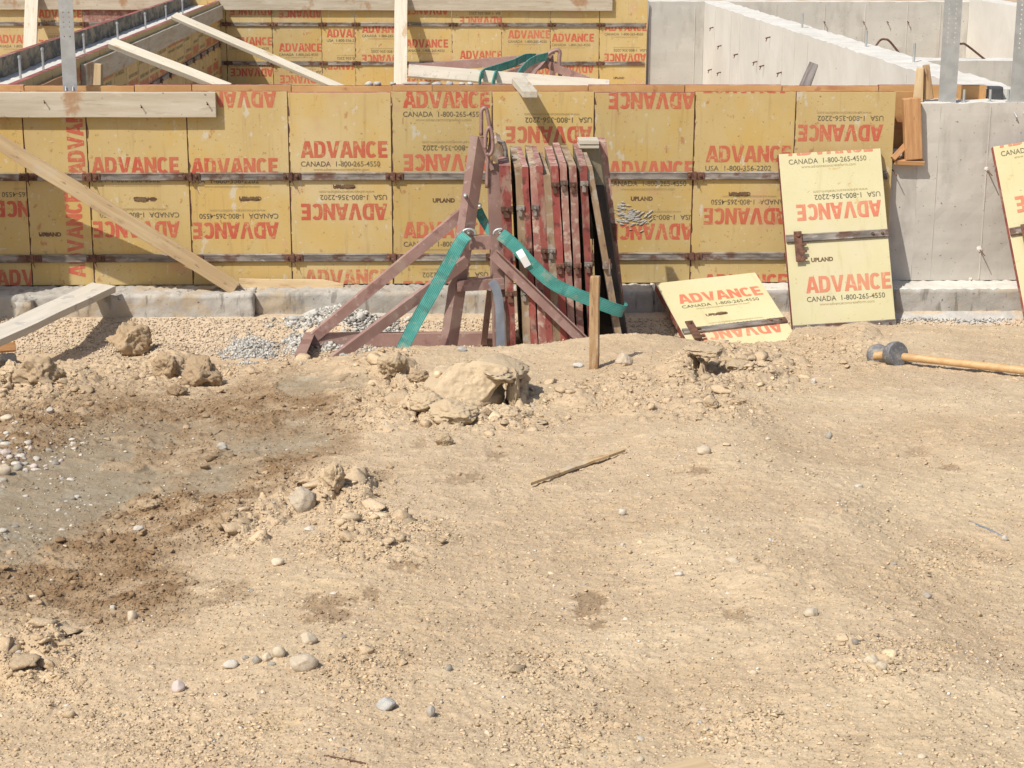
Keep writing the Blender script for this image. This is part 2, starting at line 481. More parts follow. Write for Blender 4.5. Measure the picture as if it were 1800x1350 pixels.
def angle_me(name, p0, p1, d1, d2, l1, l2, th):
    """L-profile from p0 to p1 (corner line); flanges l1 along d1, l2 along d2 (world space)"""
    p0, p1, d1, d2 = Vector(p0), Vector(p1), Vector(d1), Vector(d2)
    ax = (p1 - p0).normalized()
    d1 = (d1 - ax * d1.dot(ax)).normalized()
    d2 = (d2 - ax * d2.dot(ax)).normalized()
    prof = [(0, 0), (l1, 0), (l1, th), (th, th), (th, l2), (0, l2)]
    vs = [p + d1 * a + d2 * b for p in (p0, p1) for a, b in prof]
    fs = [(k, (k + 1) % 6, 6 + (k + 1) % 6, 6 + k) for k in range(6)]
    fs += [(0, 1, 2, 3), (0, 3, 4, 5), (6, 9, 8, 7), (6, 11, 10, 9)]
    bm = bmesh.new()
    bv = [bm.verts.new(v) for v in vs]
    for f in fs:
        bm.faces.new([bv[i] for i in f])
    return bm_mesh(name, bm)
def world_child(name, me, mat, parent):
    """child mesh whose vertices are given in world space"""
    bpy.context.view_layer.update()
    me.transform(parent.matrix_world.inverted())
    return obj(name, me, mat, parent)
def recentre(o):
    """give a world-space mesh an origin at its own middle"""
    vs = np.empty(len(o.data.vertices) * 3)
    o.data.vertices.foreach_get('co', vs)
    c = Vector(vs.reshape(-1, 3).mean(0))
    o.data.transform(Matrix.Translation(-c))
    o.location = c
    return o
def ribbon_me(name, pts, wdir, wid, th):
    """flat webbing along pts; wdir = list or one vector across the band"""
    pts = [Vector(p) for p in pts]
    bm = bmesh.new()
    la, ll = bm.verts.layers.float.new('across'), bm.verts.layers.float.new('along')
    run, rows = 0.0, []
    prof = [(k / 4 - 1, -1) for k in range(9)] + [(1 - k / 4, 1) for k in range(9)]
    for i, p in enumerate(pts):
        run += (p - pts[i - 1]).length if i else 0
        sag = .0035 * mnoise.noise(Vector((run * 9, pts[0].x * 7, 0)))
        d = (pts[min(i + 1, len(pts) - 1)] - pts[max(i - 1, 0)]).normalized()
        wv = Vector(wdir[i] if isinstance(wdir[0], (list, tuple, Vector)) else wdir)
        wv = (wv - d * wv.dot(d)).normalized()
        n = d.cross(wv)
        row = []
        for a, b in prof:
            q = bm.verts.new(p + wv * a * wid / 2 + n * (b * th / 2 + sag * (1 - a * a) * 2 + .003 * a * mnoise.noise(Vector((run * 6, 3, 0)))))
            q[la], q[ll] = a, run
            row.append(q)
        rows.append(row)
    m_ = len(prof)
    for a, b in zip(rows, rows[1:]):
        for k in range(m_):
            bm.faces.new((a[k], a[(k + 1) % m_], b[(k + 1) % m_], b[k]))
    bm.faces.new(rows[0])
    bm.faces.new(rows[-1])
    return bm_mesh(name, bm)
def subdiv_path(pts, n=6):
    """Catmull-Rom through points"""
    pts = [Vector(p) for p in pts]
    P = [pts[0] * 2 - pts[1]] + pts + [pts[-1] * 2 - pts[-2]]
    out = []
    for i in range(1, len(P) - 2):
        for k in range(n):
            t = k / n
            a, b, c, d = P[i - 1], P[i], P[i + 1], P[i + 2]
            out.append(.5 * ((2 * b) + (c - a) * t + (2 * a - 5 * b + 4 * c - d) * t * t + (3 * b - a - 3 * c + d) * t ** 3))
    return out + [pts[-1]]

# ------------------------------------------------------------------ lettering
def arc_strip(outer, inner):
    return [[outer[i], outer[i + 1], inner[i + 1], inner[i]] for i in range(len(outer) - 1)]
def mirror(ps, wd):
    return [[(wd - x, y) for x, y in reversed(p)] for p in ps]
def glyphs():
    A = [[(0, 0), (.235, 0), (.39, .74), (.39, 1), (.245, 1)], [(.545, 0), (.78, 0), (.535, 1), (.39, 1), (.39, .74)],
         [(.277, .2), (.503, .2), (.468, .37), (.312, .37)]]
    V = [[(0, 1), (.255, 0), (.39, 0), (.39, .25), (.23, 1)], [(.55, 1), (.39, .25), (.39, 0), (.525, 0), (.78, 1)]]
    Nn = [[(0, 0), (.215, 0), (.215, 1), (0, 1)], [(.485, 0), (.70, 0), (.70, 1), (.485, 1)], [(.215, 1), (.215, .55), (.485, 0), (.485, .45)]]
    E = [[(0, 0), (.225, 0), (.225, 1), (0, 1)]] + [[(.225, a), (x, a), (x, b), (.225, b)] for a, b, x in ((0, .20, .56), (.41, .60, .51), (.80, 1, .55))]
    def sup(cx, cy, a, b, t, e=2.7):
        c, s = math.cos(t), math.sin(t)
        return (cx + a * math.copysign(abs(c) ** (2 / e), c), cy + b * math.copysign(abs(s) ** (2 / e), s))
    th = [math.radians(-90 + 180 * k / 14) for k in range(15)]
    Dd = [[(0, 0), (.22, 0), (.22, 1), (0, 1)]]
    o = [(.22, 0)] + [sup(.30, .5, .38, .5, t) for t in th] + [(.22, 1)]
    i = [(.22, .19)] + [sup(.30, .5, .155, .31, t) for t in th] + [(.22, .81)]
    Dd += arc_strip(o, i)
    th = [math.radians(40 + 280 * k / 22) for k in range(23)]
    C = arc_strip([sup(.33, .5, .33, .5, t) for t in th], [sup(.33, .5, .112, .31, t) for t in th])
    return {'A': (A, .78), 'D': (Dd, .68), 'V': (V, .78), 'N': (Nn, .70), 'C': (C, .66), 'E': (E, .56)}
G = glyphs()
def word_polys():
    x, out = 0, []
    for k, ch in enumerate('ADVANCE'):
        ps, wd = G[ch]
        out += [[(px + x, py) for px, py in p] for p in ps]
        x += wd + (.015 if ch in 'AV' else .05)
    return [[(px * 5.24 / (x - .05), py) for px, py in p] for p in out]
WORD = word_polys()                        # height 1, width about 5.24
_txt = {}
def text_polys(s, bold=0.0):
    """polygons of a string in the built-in font, cap height 1"""
    if (s, bold) in _txt:
        return _txt[(s, bold)]
    cu = bpy.data.curves.new('t', 'FONT')
    cu.body = s
    cu.resolution_u = 3
    cu.offset = bold
    o = bpy.data.objects.new('t', cu)
    COL.objects.link(o)
    dg = bpy.context.evaluated_depsgraph_get()
    me = bpy.data.meshes.new_from_object(o.evaluated_get(dg))
    ps = [[(me.vertices[i].co.x, me.vertices[i].co.y) for i in p.vertices] for p in me.polygons]
    bpy.data.objects.remove(o)
    bpy.data.curves.remove(cu)
    bpy.data.meshes.remove(me)
    xs = [x for p in ps for x, y in p]
    x0, x1 = min(xs), max(xs)
    k = 1 / .70
    _txt[(s, bold)] = ([[((x - x0) * k, y * k) for x, y in p] for p in ps], (x1 - x0) * k)
    return _txt[(s, bold)]
def clip_poly(p, rect):
    x0, y0, x1, y1 = rect
    for ax, lim, sg in ((0, x0, 1), (0, x1, -1), (1, y0, 1), (1, y1, -1)):
        out = []
        for i in range(len(p)):
            a, b = p[i - 1], p[i]
            ia, ib = (a[ax] - lim) * sg >= 0, (b[ax] - lim) * sg >= 0
            if ia != ib:
                t = (lim - a[ax]) / (b[ax] - a[ax])
                out.append((a[0] + (b[0] - a[0]) * t, a[1] + (b[1] - a[1]) * t))
            if ib:
                out.append(b)
        p = out
        if len(p) < 3:
            return None
    return p
def place_polys(ps, sx, sy, ox, oy, rot, rect):
    c, s = math.cos(rot), math.sin(rot)
    out = []
    for p in ps:
        q = [(ox + c * x * sx - s * y * sy, oy + s * x * sx + c * y * sy) for x, y in p]
        q = clip_poly(q, rect)
        if q:
            out.append(q)
    return out
def polys_child(name, ps, z, mat, parent):
    if not ps:
        return None
    vs, fs = [], []
    for p in ps:
        a = sum(p[i - 1][0] * p[i][1] - p[i][0] * p[i - 1][1] for i in range(len(p)))
        if abs(a) < 1e-9:
            continue
        q = p if a > 0 else list(reversed(p))
        fs.append(list(range(len(vs), len(vs) + len(q))))
        vs += [(x, y, z) for x, y in q]
    if not fs:
        return None
    return obj(name, me_from(name, vs, fs), mat, parent)
NUM = {'C': 'CANADA  1-800-265-4550', 'U': 'USA  1-800-356-2202'}
WEB = 'www.advanceconcreteform.com'

def stamp_block(root, x, y, kind, inv, rect, k=1.0, red='ink_red', rot=0.0, tiny=True):
    """ADVANCE + phone + web block. (x, y) = left bottom corner of the red word's bounding box in panel metres"""
    wl, hl = .522 * k, .100 * k
    if inv:
        ox, oy, r = x + wl, y + hl, math.pi
    else:
        ox, oy, r = x, y, rot
    c, s = math.cos(r), math.sin(r)
    def at(dx, dy):
        return ox + c * dx - s * dy, oy + s * dx + c * dy
    if red == 'ink_red' and (int(abs(x) * 7919 + abs(y) * 104729 + abs(root.matrix_world.translation.x) * 911) % 10) < 4:
        red = 'ink_red_worn'
    polys_child('brand_lettering', place_polys(WORD, hl * 5.22 / 5.24, hl, ox, oy, r, rect), .0012, M[red], root)
    if kind in NUM:
        ps, wd = text_polys(NUM[kind], .006)
        target = (.478 if kind == 'C' else .405) * k
        a, b = at(0, -.053 * k)
        polys_child('phone_lettering', place_polys(ps, target / wd, .031 * k, a, b, r, rect), .0012, M['ink_black'], root)
        if tiny:
            ps, wd = text_polys(WEB, .0)
            a, b = at(.075 * k, -.079 * k)
            polys_child('web_lettering', place_polys(ps, .335 * k / wd, .017 * k, a, b, r, rect), .0012, M['ink_grey'], root)

# ------------------------------------------------------------------ form panel
def clamp_me(name, s=1):
    bm = bmesh.new()
    add_box(bm, (-.050, -.0225, .006), (.058, .0225, .0225), 0, .003)
    add_box(bm, (-.009, -.028, .010), (.009, .027, .030), 0, .004)
    for x in (-.036, .034):
        add_cyl(bm, (x, .003, .021), (x, .003, .032), .011, .007, 8)
    add_cyl(bm, (.004, -.02, .028), (.016, -.052, .030), .003, .002, 6)
    return bm_mesh(name, bm)
CLAMP = None
def bar_me(name, x0, x1, k=1.0):
    """half-round worn steel bar along local x"""
    bm = bmesh.new()
    prof = [(-.024, 0), (-.024, .013), (-.020, .017), (-.010, .0155), (.010, .0155), (.019, .018), (.024, .013), (.024, 0)]
    a = [bm.verts.new((x0, y * k, z)) for y, z in prof]
    b = [bm.verts.new((x1, y * k, z)) for y, z in prof]
    n = len(prof)
    for i in range(n):
        bm.faces.new((a[i], a[(i + 1) % n], b[(i + 1) % n], b[i]))
    bm.faces.new(a)
    bm.faces.new(b)
    return bm_mesh(name, bm)
def panel(mw, wd, hg, label, bars=(), clamps=True, blocks=(), stamp=None, verts=(), face='ply', edge='red', th=.048, k=1.0,
          group=None, red='ink_red', tiny=True, name='wall_form', clampside='both'):
    """plywood form panel. local x right, y up, z out of the printed face; origin at lower left corner of the face"""
    global CLAMP
    root = empty(name, mw, label, 'form panel', group)
    g = .002
    bm = bmesh.new()
    add_box(bm, (g, 0, -th), (wd - g, hg, 0), 1, .0025)
    for f in bm.faces:
        if f.normal.z > .9 and f.calc_center_median().z > -.001:
            f.material_index = 0
    if clamps:
        rr = random.Random(int(mw.translation.x * 977) + int(mw.translation.y * 131))
        prev, ps = None, []
        y = .004
        while y < hg - .02:
            wl = rr.choice([.0015, .002, .003, .0045, .007]) * (1 if rr.random() < .85 else 1.8)
            cur = (y, wl)
            if prev and rr.random() < .82:
                ps.append([(g, prev[0]), (g + prev[1], prev[0]), (g + cur[1], cur[0]), (g, cur[0])])
            prev = cur
            y += rr.uniform(.012, .05)
        for p in ps:
            f = bm.faces.new([bm.verts.new((x, y, .0009)) for x, y in p])
            f.material_index = 2
    obj('board', bm_mesh('board', bm), [M[face], M[edge], M['rust']], root)
    for yb in bars:
        b = obj('crossbar', bar_me('crossbar', .045 if clamps else .004, wd - (.03 if clamps else .004), k if k < 1 else 1), M['steel'], root)
        b.location = (0, yb, .0005)
        if clamps:
            if CLAMP is None:
                CLAMP = clamp_me('clamp')
                CLAMP.materials.append(M['rust'])
            c = bpy.data.objects.new('clamp', CLAMP)
            COL.objects.link(c)
            c.parent = b
            c.location = (.012, 0, 0)
    rect = (g * 2, .001, wd - g * 2, hg - .001)
    for bl in blocks:
        stamp_block(root, bl[0], bl[1], bl[2], bl[3], rect, k, bl[4] if len(bl) > 4 else red, bl[5] if len(bl) > 5 else 0.0, tiny)
    if stamp and len(stamp) > 2:
        rr = random.Random(int(stamp[0] * 1000))
        el = []
        for e in range(9):
            cx, cy, ra, rb = stamp[0] + rr.uniform(-.05, .05) * k, stamp[1] + rr.uniform(-.004, .004) * k, rr.uniform(.012, .03) * k, rr.uniform(.006, .011) * k
            el.append([(cx + ra * math.cos(q * math.pi / 7), cy + rb * math.sin(q * math.pi / 7) * rr.uniform(.8, 1.2)) for q in range(14)])
        for e, pl in enumerate(el):
            polys_child('rust_smudge', place_polys([pl], 1, 1, 0, 0, 0, rect), .0016 + .0005 * e, M['ink_burn'], root)
    if stamp:
        ps, wt = text_polys('UPLAND', .045)
        polys_child('stamp_lettering', place_polys(ps, .135 * k / wt, .024 * k, stamp[0] - .0675 * k, stamp[1] - .012 * k, 0, rect), .0012, M['ink_burn'], root)
    return root

# ------------------------------------------------------------------ front wall forms
TOPZ = onY(900, 161, D).z
def wall_panels():
    edges = [-120, 36, 148, 326, 505, 687, 865, 1045, 1222, 1400, 1576]
    YT = 161
    blocks = {
        0: [(-8, 474, 'N', 0), (-9, 353, 'C', 1)],
        1: [],
        2: [(160, 276, 'U', 0), (163, 389, 'C', 1)],
        3: [(331, 159, 'N', 1), (335, 278, 'U', 0), (338, 391, 'C', 1)],
        4: [(528, 248, 'C', 0), (529, 358, 'U', 1), (535, 474, 'N', 0, 'ink_red_faded')],
        5: [(708, 160, 'C', 0), (709, 271, 'U', 1), (709, 390, 'C', 0), (709, 494, 'U', 1)],
        6: [(889, 222, 'U', 1), (889, 335, 'C', 0), (889, 440, 'C', 1)],
        7: [(1070, 162, 'N', 1), (1070, 283, 'C', 0), (1070, 393, 'U', 1)],
        8: [(1237, 134, 'N', 1), (1241, 256, 'U', 0), (1237, 366, 'C', 1), (1237, 482, 'N', 0)],
        9: [(1403, 219, 'U', 1), (1400, 335, 'C', 0)],
    }
    stamps = {1: (88, 412), 2: (255, 350), 3: (440, 349), 4: (605, 328), 5: (780, 352), 7: (1128, 349), 8: (1300, 341)}
    labels = [
        'yellow form panel at the shaded end of the front wall, cut by the picture edge',
        'narrow yellow form panel with red lettering running vertically up its side',
        'yellow form panel in the front wall behind the foot of the long diagonal brace',
        'yellow form panel partly under the right end of the weathered plank',
        'yellow form panel with a rusty smudge below its phone number, beside the steel frame',
        'yellow form panel directly behind the hook of the brown steel lifting frame',
        'yellow form panel behind the panel stack, crossed by the shadow of the wood stub',
        'yellow form panel with a grey cement splash over its lower phone number',
        'yellow form panel in the front wall behind the panel lying on the ground',
        'yellow form panel at the end of the front wall beside the timber pocket',
    ]
    for i in range(len(edges) - 1):
        a, b = onY(edges[i], YT, D), onY(edges[i + 1], YT, D)
        wd = b.x - a.x
        o = Vector((a.x, D, 0.004))
        mw = frame_mw(o, (1, 0, 0), (0, 0, 1))
        def loc(px, py):
            p = onY(px, py, D)
            return p.x - a.x, p.z - .004
        yb = [loc(700, 452)[1], loc(700, 309.5)[1]]
        bl = []
        for q in blocks[i]:
            x, y = loc(q[0], q[1])
            bl.append((x, y - .1, q[2], q[3]) + tuple(q[4:]))
        if i == 1:
            for py in (487, 308):
                x, y = loc(147, py)
                bl.append((x + .012, y, 'N', 0, 'ink_red', math.pi / 2))
        hg = TOPZ - .004 - (.006 if i in (2, 4, 7) else 0)
        panel(mw, wd, hg, labels[i], yb, True, bl, (loc(*stamps[i]) + ((1,) if i in (1, 2, 3, 4, 8) else ())) if i in stamps else None, group='yellow form panels of the front wall')
wall_panels()

# rear forms of the front wall: only a strip of their oiled inner face shows above the poured concrete
def rear_panels():
    YR = D + .30
    z = TOPZ + .012
    ed = [-140, 42, 236, 337, 512, 690, 760, 915, 1034, 1204, 1375, 1545, 1735]
    where = ['at the far end behind the weathered plank', 'behind the perforated strap', 'just right of the wooden peg', 'behind the right end of the weathered plank',
             'behind the foot of the inner brace', 'below the bright kicker post', 'with cement crumbs along its top', 'behind the projecting wood stub',
             'just right of the projecting wood stub', 'in front of the grey back wall block', 'in front of the grey wooden wedge', 'running up to the black taped end']
    for i in range(len(ed) - 1):
        a, b = onY(ed[i], 152, YR), onY(ed[i + 1], 152, YR)
        mw = frame_mw(Vector((a.x, YR, 0.004)), (1, 0, 0), (0, 0, 1))
        panel(mw, b.x - a.x, z - .004 - .006 * (i % 3 == 1), 'rear form panel showing an oiled orange strip ' + where[i], (), False,
              face='ply_orange', edge='red', group='rear form panels of the front wall')
    a = onY(1737, 152, YR)
    bm = bmesh.new()
    add_box(bm, (a.x, YR - .05, z - .30), (a.x + .085, YR + .03, z - .005), 0, .012)
    o = recentre(obj('taped_end_block', bm_mesh('taped_end_block', bm), M['dark']))
    tag(o, 'black taped block closing the end of the rear forms', 'block')
rear_panels()

# ------------------------------------------------------------------ concrete bodies
def noisy_box(name, lo, hi, mats, cell=.06, amp=.004, topmi=None, seed=0, topamp=None, cuts=None):
    """box with subdivided, slightly uneven faces"""
    bm = bmesh.new()
    def grid(o, du, dv, nu, nv, mi):
        vs = [[bm.verts.new(o + du * (i / nu) + dv * (j / nv)) for i in range(nu + 1)] for j in range(nv + 1)]
        for j in range(nv):
            for i in range(nu):
                f = bm.faces.new((vs[j][i], vs[j][i + 1], vs[j + 1][i + 1], vs[j + 1][i]))
                f.material_index = mi
    lo, hi = Vector(lo), Vector(hi)
    s = hi - lo
    n = [max(1, min(260, int(abs(c) / cell))) for c in s]
    X, Y, Z = Vector((s.x, 0, 0)), Vector((0, s.y, 0)), Vector((0, 0, s.z))
    tm = 0 if topmi is None else topmi
    grid(lo, X, Z, n[0], n[2], 0)
    grid(lo + Y, Z, X, n[2], n[0], 0)
    grid(lo, Z, Y, n[2], n[1], 0)
    grid(lo + X, Y, Z, n[1], n[2], 0)
    grid(lo + Z, X, Y, n[0], n[1], tm)
    grid(lo, Y, X, n[1], n[0], 0)
    bmesh.ops.remove_doubles(bm, verts=bm.verts, dist=1e-4)
    ta = amp if topamp is None else topamp
    for v in bm.verts:
        q = v.co * (9 if cell > .03 else 22) + Vector((seed * 3.1, 0, 0))
        top = abs(v.co.z - hi.z) < 1e-5
        d = Vector((mnoise.noise(q), mnoise.noise(q + Vector((5, 1, 2))), 0)) * amp
        d.z = (mnoise.noise(q * 1.5 + Vector((1, 7, 3))) * ta) if top else 0
        v.co += d
    o = obj(name, bm_mesh(name, bm, 'wall' not in name), mats)
    return recentre(o)
CZ = onY(1700, 181, D + .05).z            # top of the poured concrete
xa, xb = onY(-160, 200, D).x, onY(1566, 200, D).x
XP = onY(1618, 220, D + .05).x            # right cheek of the pocket
XL = onY(1564, 300, D + .05).x
ZP = onY(1600, 284, D + .05).z
XE = onY(2500, 300, D).x
# concrete between the forms, then the bare wall on the right with its beam pocket (three bodies of one wall)
cw = empty('concrete_wall', Matrix.Translation((XP, D + .15, 0)), 'bare grey concrete wall with a timber lined pocket in its end', 'wall')
def wall_piece(name, lo, hi, mats, **kw):
    o = noisy_box(name, lo, hi, mats, **kw)
    m = o.matrix_world.copy()
    o.parent = cw
    o.matrix_local = Matrix.Translation(o.location - Vector((XP, D + .15, 0)))
    return o
wall_piece('wall_core', (xa, D + .051, .002), (XL, D + .249, CZ - .02), [M['conc'], M['conc_top']], topmi=1, topamp=.012)
wall_piece('wall_lower_body', (XL, D + .05, .002), (XP, D + .249, ZP), [M['conc'], M['conc_top']], topmi=1, topamp=.008, seed=2, cell=.04)
wall_piece('wall_body', (XP, D + .05, .002), (XE, D + .30, CZ), [M['conc'], M['conc_top']], topmi=1, topamp=.01, seed=3)
# cold joint lines and ties on the bare wall
def tie(px, py, Y, r=.016):
    p = onY(px, py, Y)
    root = empty('form_tie', Matrix.Translation(p), 'x', 'form tie', 'rusty form ties in the bare concrete')
    bm = bmesh.new()
    bmesh.ops.create_icosphere(bm, subdivisions=2, radius=r)
    for v in bm.verts:
        v.co += v.co.normalized() * mnoise.noise(v.co * 70 + p) * r * .5
        v.co.y *= .6
    obj('cement_plug', bm_mesh('cement_plug', bm), M['conc_top'], root)
    bm = bmesh.new()
    add_cyl(bm, (.002, -.004, -.004), (.012, -.075, -.028), .0042, .003, 6)
    obj('tie_rod', bm_mesh('tie_rod', bm), M['rust'], root)
    return root
tag(tie(1735, 298, D + .05), 'cement plugged form tie near the tilted panel at the picture edge')
tag(tie(1722, 438, D + .05, .019), 'cement plugged form tie low on the bare concrete wall')
tag(tie(1706, 491, D + .05, .012), 'small form tie just above the footing ledge')
tag(tie(1568, 297, D + .05, .008), 'bent form tie wire beside the end of the yellow front wall')
# pocket lining
b1 = beam('pocket_board', onY(1602, 172, D + .02), onY(1605, 280, D + .02), .105, .055, M['wood_orange'], (0, -1, 0),
          'orange brown upright form board in the wall pocket', 'board', bevel=.006)
b2 = beam('pocket_board', onY(1569, 281, D + .05), onY(1622, 283, D + .05), .11, .028, M['wood_orange'], (0, -.2, 1),
          'short form board lying on the floor of the wall pocket', 'board')
bx = onY(1560, 160, D + .18)
by = onY(1622, 280, D + .18)
bm = bmesh.new()
add_box(bm, (bx.x - .04, D + .16, ZP + .004), (by.x - .02, D + .18, CZ + .06), 0, .003)
tag(recentre(obj('pocket_back_sheet', bm_mesh('pocket_back_sheet', bm), M['ply_orange'])), 'oiled orange plywood sheet at the back of the wall pocket', 'plywood sheet')
beam('wood_wedge', onY(1569, 279, D - .01), onY(1600, 247, D + .06), .035, .02, M['wood_orange'], (0, -1, .3), 'splintered wood wedge in the bottom of the wall pocket', 'wedge')
noisy = noisy_box('cement_lump', onY(1566, 276, D + .06), onY(1590, 262, D + .15), M['conc_top'], cell=.012, amp=.012)
tag(noisy, 'white cement lump on the floor of the wall pocket', 'cement lump')
def peg(p0, p1, wid, th, mat, label, taper=.7):
    o = beam('wood_stake', p0, p1, wid, th, mat, (-.3, -1, 0), label, 'stake', warp=.004)
    L = (Vector(p1) - Vector(p0)).length
    for v in o.data.vertices:
        f = 1 - (1 - taper) * (v.co.x / L + .5)
        v.co.y *= f
        v.co.z *= f
    return o
peg(onY(1613, 178, D + .12), onY(1618, 119, D + .12), .062, .05, M['wood_tan'], 'pale wooden stake wedged upright at the wall pocket, left of a pair')
peg(onY(1632, 174, D + .14), onY(1628, 114, D + .14), .058, .05, M['wood_stake'], 'orange wooden stake wedged upright at the wall pocket, right of a pair')
peg(onY(1411, 160, D + .9), onY(1431, 112, D + .95), .075, .05, M['wood_grey'], 'weathered grey wooden wedge leaning up behind the front wall', .8)
pg = peg(onY(172, 160, D + .5), onY(174, 112, D + .5), .055, .04, M['wood_tan'], 'small tan wooden peg standing behind the weathered plank', .8)

# ------------------------------------------------------------------ footing
FY = onY(900, 513, 10.0)
zf = 0.0
noisy_fl = noisy_box('concrete_footing', (onY(-200, 515, D).x, 10.74, -.34), (onY(446, 515, 10.78).x, D - .001, 0), [M['conc_foot'], M['conc_foot']], cell=.024, amp=.013, topamp=.022, seed=5)
tag(noisy_fl, 'stained concrete footing ledge under the diagonal brace', 'footing')
noisy_fm = noisy_box('concrete_footing', (onY(446, 515, 10.78).x + .004, 10.80, -.34), (onY(1150, 515, 10.8).x, D + .29, -.003), [M['conc_foot'], M['conc_foot']], cell=.024, amp=.013, topamp=.022, seed=6)
tag(noisy_fm, 'rough concrete footing behind the steel frame and stacked panels', 'footing')
noisy_fr = noisy_box('concrete_footing', (onY(1150, 515, 10.8).x + .004, 10.82, -.34), (XE, D + .29, -.001), [M['conc_foot'], M['conc_top']], topmi=1, cell=.026, amp=.009, topamp=.013, seed=7)
tag(noisy_fr, 'smooth concrete footing under the bare grey wall', 'footing')
brk = noisy_box('concrete_lump', onY(28, 562, 10.64), onY(64, 522, 10.82), M['conc_foot'], cell=.02, amp=.02, seed=9)
tag(brk, 'broken concrete lump on the shaded gravel beside the cement splashed board', 'concrete lump')

# ------------------------------------------------------------------ left cross wall (runs away from the front wall)
Y2 = 22.75
XD = onY(386, 4, Y2).x                     # right face of the cross wall
def cross_wall():
    zt = TOPZ
    y = D + .40
    k = 0
    while y < Y2 - .02:
        wd = min(.61, Y2 - .01 - y)
        mw = frame_mw(Vector((XD, y, 0.004)), (0, 1, 0), (0, 0, 1))
        vis = onX(700, 100, XD)
        bl = []
        rr = random.Random(k + 3)
        o1 = rr.choice([0, .04, .09])
        for q, inv in ((.92 + o1, 0), (.62 + o1, 1), (.30 + o1, 0), (.03 + o1, 1)):
            bl.append((.04 + rr.random() * .03, q, rr.choice('CU'), inv))
        lab = 'yellow form panel on the shaded cross wall face, ' + ('near its open end behind the plank' if y < 15.2 else 'under the middle of its timber waler' if y < 19 else 'close to the inner corner')
        panel(mw, wd, zt - .004, lab, [.17, .67], True, bl, (.3, .52) if k % 2 else None, group='form panels of the cross wall ' + ('near end' if y < 15.2 else 'middle' if y < 19 else 'inner corner'), tiny=False)
        # matching panel on the far face, its inner side showing above the concrete
        mw = frame_mw(Vector((XD - .33, y, 0.004)), (0, 1, 0), (0, 0, 1))
        panel(mw, wd, zt + .075, 'cement stained far side panel standing above the cross wall concrete', (), False, face='ply_grey', edge='red', group='far side panels of the cross wall')
        y += .61
        k += 1
    o = noisy_box('concrete_wall', (XD - .328, D + .31, .002), (XD - .05, Y2 - .01, zt - .055), [M['conc'], M['conc_top']], topmi=1, cell=.12, amp=.003, topamp=.01, seed=12)
    tag(o, 'poured concrete core of the cross wall with rods standing in it', 'wall')
    for px, py in ((36, 134), (76, 119), (148, 86), (207, 67), (256, 49), (292, 27), (321, 19)):
        p = onX(px, py, XD - .19)
        p.z = zt - .07
        bm = bmesh.new()
        add_cyl(bm, (0, 0, 0), (0, 0, .17), .009, None, 8)
        add_cyl(bm, (0, 0, .15), (0, 0, .165), .014, None, 6)
        o = obj('anchor_bolt', bm_mesh('anchor_bolt', bm), M['galv'])
        o.location = p
        tag(o, 'galvanised anchor rod standing in the top of the cross wall', 'anchor bolt', 'anchor rods along the cross wall')
    a, b = onX(148, 113, XD + .03), onX(379, 11, XD + .03)
    z = zt - .13
    beam('waler_board', (XD + .021, a.y, z), (XD + .021, Y2 - .03, z), .16, .038, M['wood_plank'], (1, 0, 0), 'long tan timber waler along the top of the cross wall', 'board')
    beam('waler_board', (XD + .021, D + .45, z + .02), (XD + .021, a.y - .35, z + .02), .10, .038, M['wood_orange'], (1, 0, 0), 'short brown waler nearer the plank on the cross wall', 'board')
cross_wall()

# ------------------------------------------------------------------ back wall
KB = .61 / .61
def back_wall():
    ed = [-60, -24, 62, 148, 233, 318, 398, 479, 565.5, 624, 708, 794, 881, 967, 1053, 1137]
    bl = {1: [(-7, 61, 'C', 0)], 2: [(67, 17, 'U', 0), (68, 70, 'U', 1)], 4: [(243, 17, 'N', 0)],
          6: [(403, 65, 'C', 0), (405, 120, 'C', 1), (404, 12, 'N', 1)],
          7: [(490, 17, 'N', 1), (490, 76, 'C', 0), (492, 132, 'U', 1)],
          8: [(574, 51, 'U', 0), (576, 108, 'U', 1)],
          9: [(636, 43, 'C', 0), (636, 96, 'U', 1)],
          10: [(713, 11, 'N', 1), (713, 69, 'C', 0), (713, 128, 'C', 1)],
          11: [(808, 29, 'U', 1), (808, 89, 'N', 0)],
          12: [(893, 53, 'C', 0), (893, 116, 'U', 1)],
          13: [(970, 59, 'C', 0), (970, 114, 'N', 1)],
          14: [(1063, 40, 'C', 0), (1062, 94, 'U', 1)]}
    wh = {0: 'cut by the picture edge, beside a post', 1: 'behind the left side of the left kicker post', 2: 'between the left kicker post and the perforated strap', 3: 'with a red brown patch behind the perforated strap',
          4: 'above the row of anchor rods', 5: 'in the dark inner corner', 6: 'beside the dark inner corner, under a slanting shadow', 7: 'right behind the lower part of the inner brace',
          8: 'with narrow cut off lettering', 9: 'left of the bright kicker post', 10: 'crossed by the shadow of the bright kicker post', 11: 'above the long brown bar of the lying frame',
          12: 'behind the teal slings', 13: 'right behind the apex of the lying frame', 14: 'ending it beside the grey concrete'}
    for i in range(len(ed) - 1):
        a, b = onY(ed[i], 80, Y2), onY(ed[i + 1], 80, Y2)
        mw = frame_mw(Vector((a.x, Y2, 0.004)), (1, 0, 0), (0, 0, 1))
        def loc(px, py):
            p = onY(px, py, Y2)
            return p.x - a.x, p.z - .004
        bs = []
        for q in bl.get(i, []):
            x, y = loc(q[0], q[1])
            bs.append((x, y - .1, q[2], q[3]))
        st = loc(1088, 137) if i == 14 else None
        panel(mw, b.x - a.x, TOPZ + .02, 'yellow form panel of the back wall ' + wh[i], [loc(700, 111)[1], loc(700, 43)[1]], True, bs, st,
              group='yellow form panels of the back wall')
back_wall()
a, b = onY(147, 60, Y2 - .012), onY(240, 16, Y2 - .012)
bm = bmesh.new()
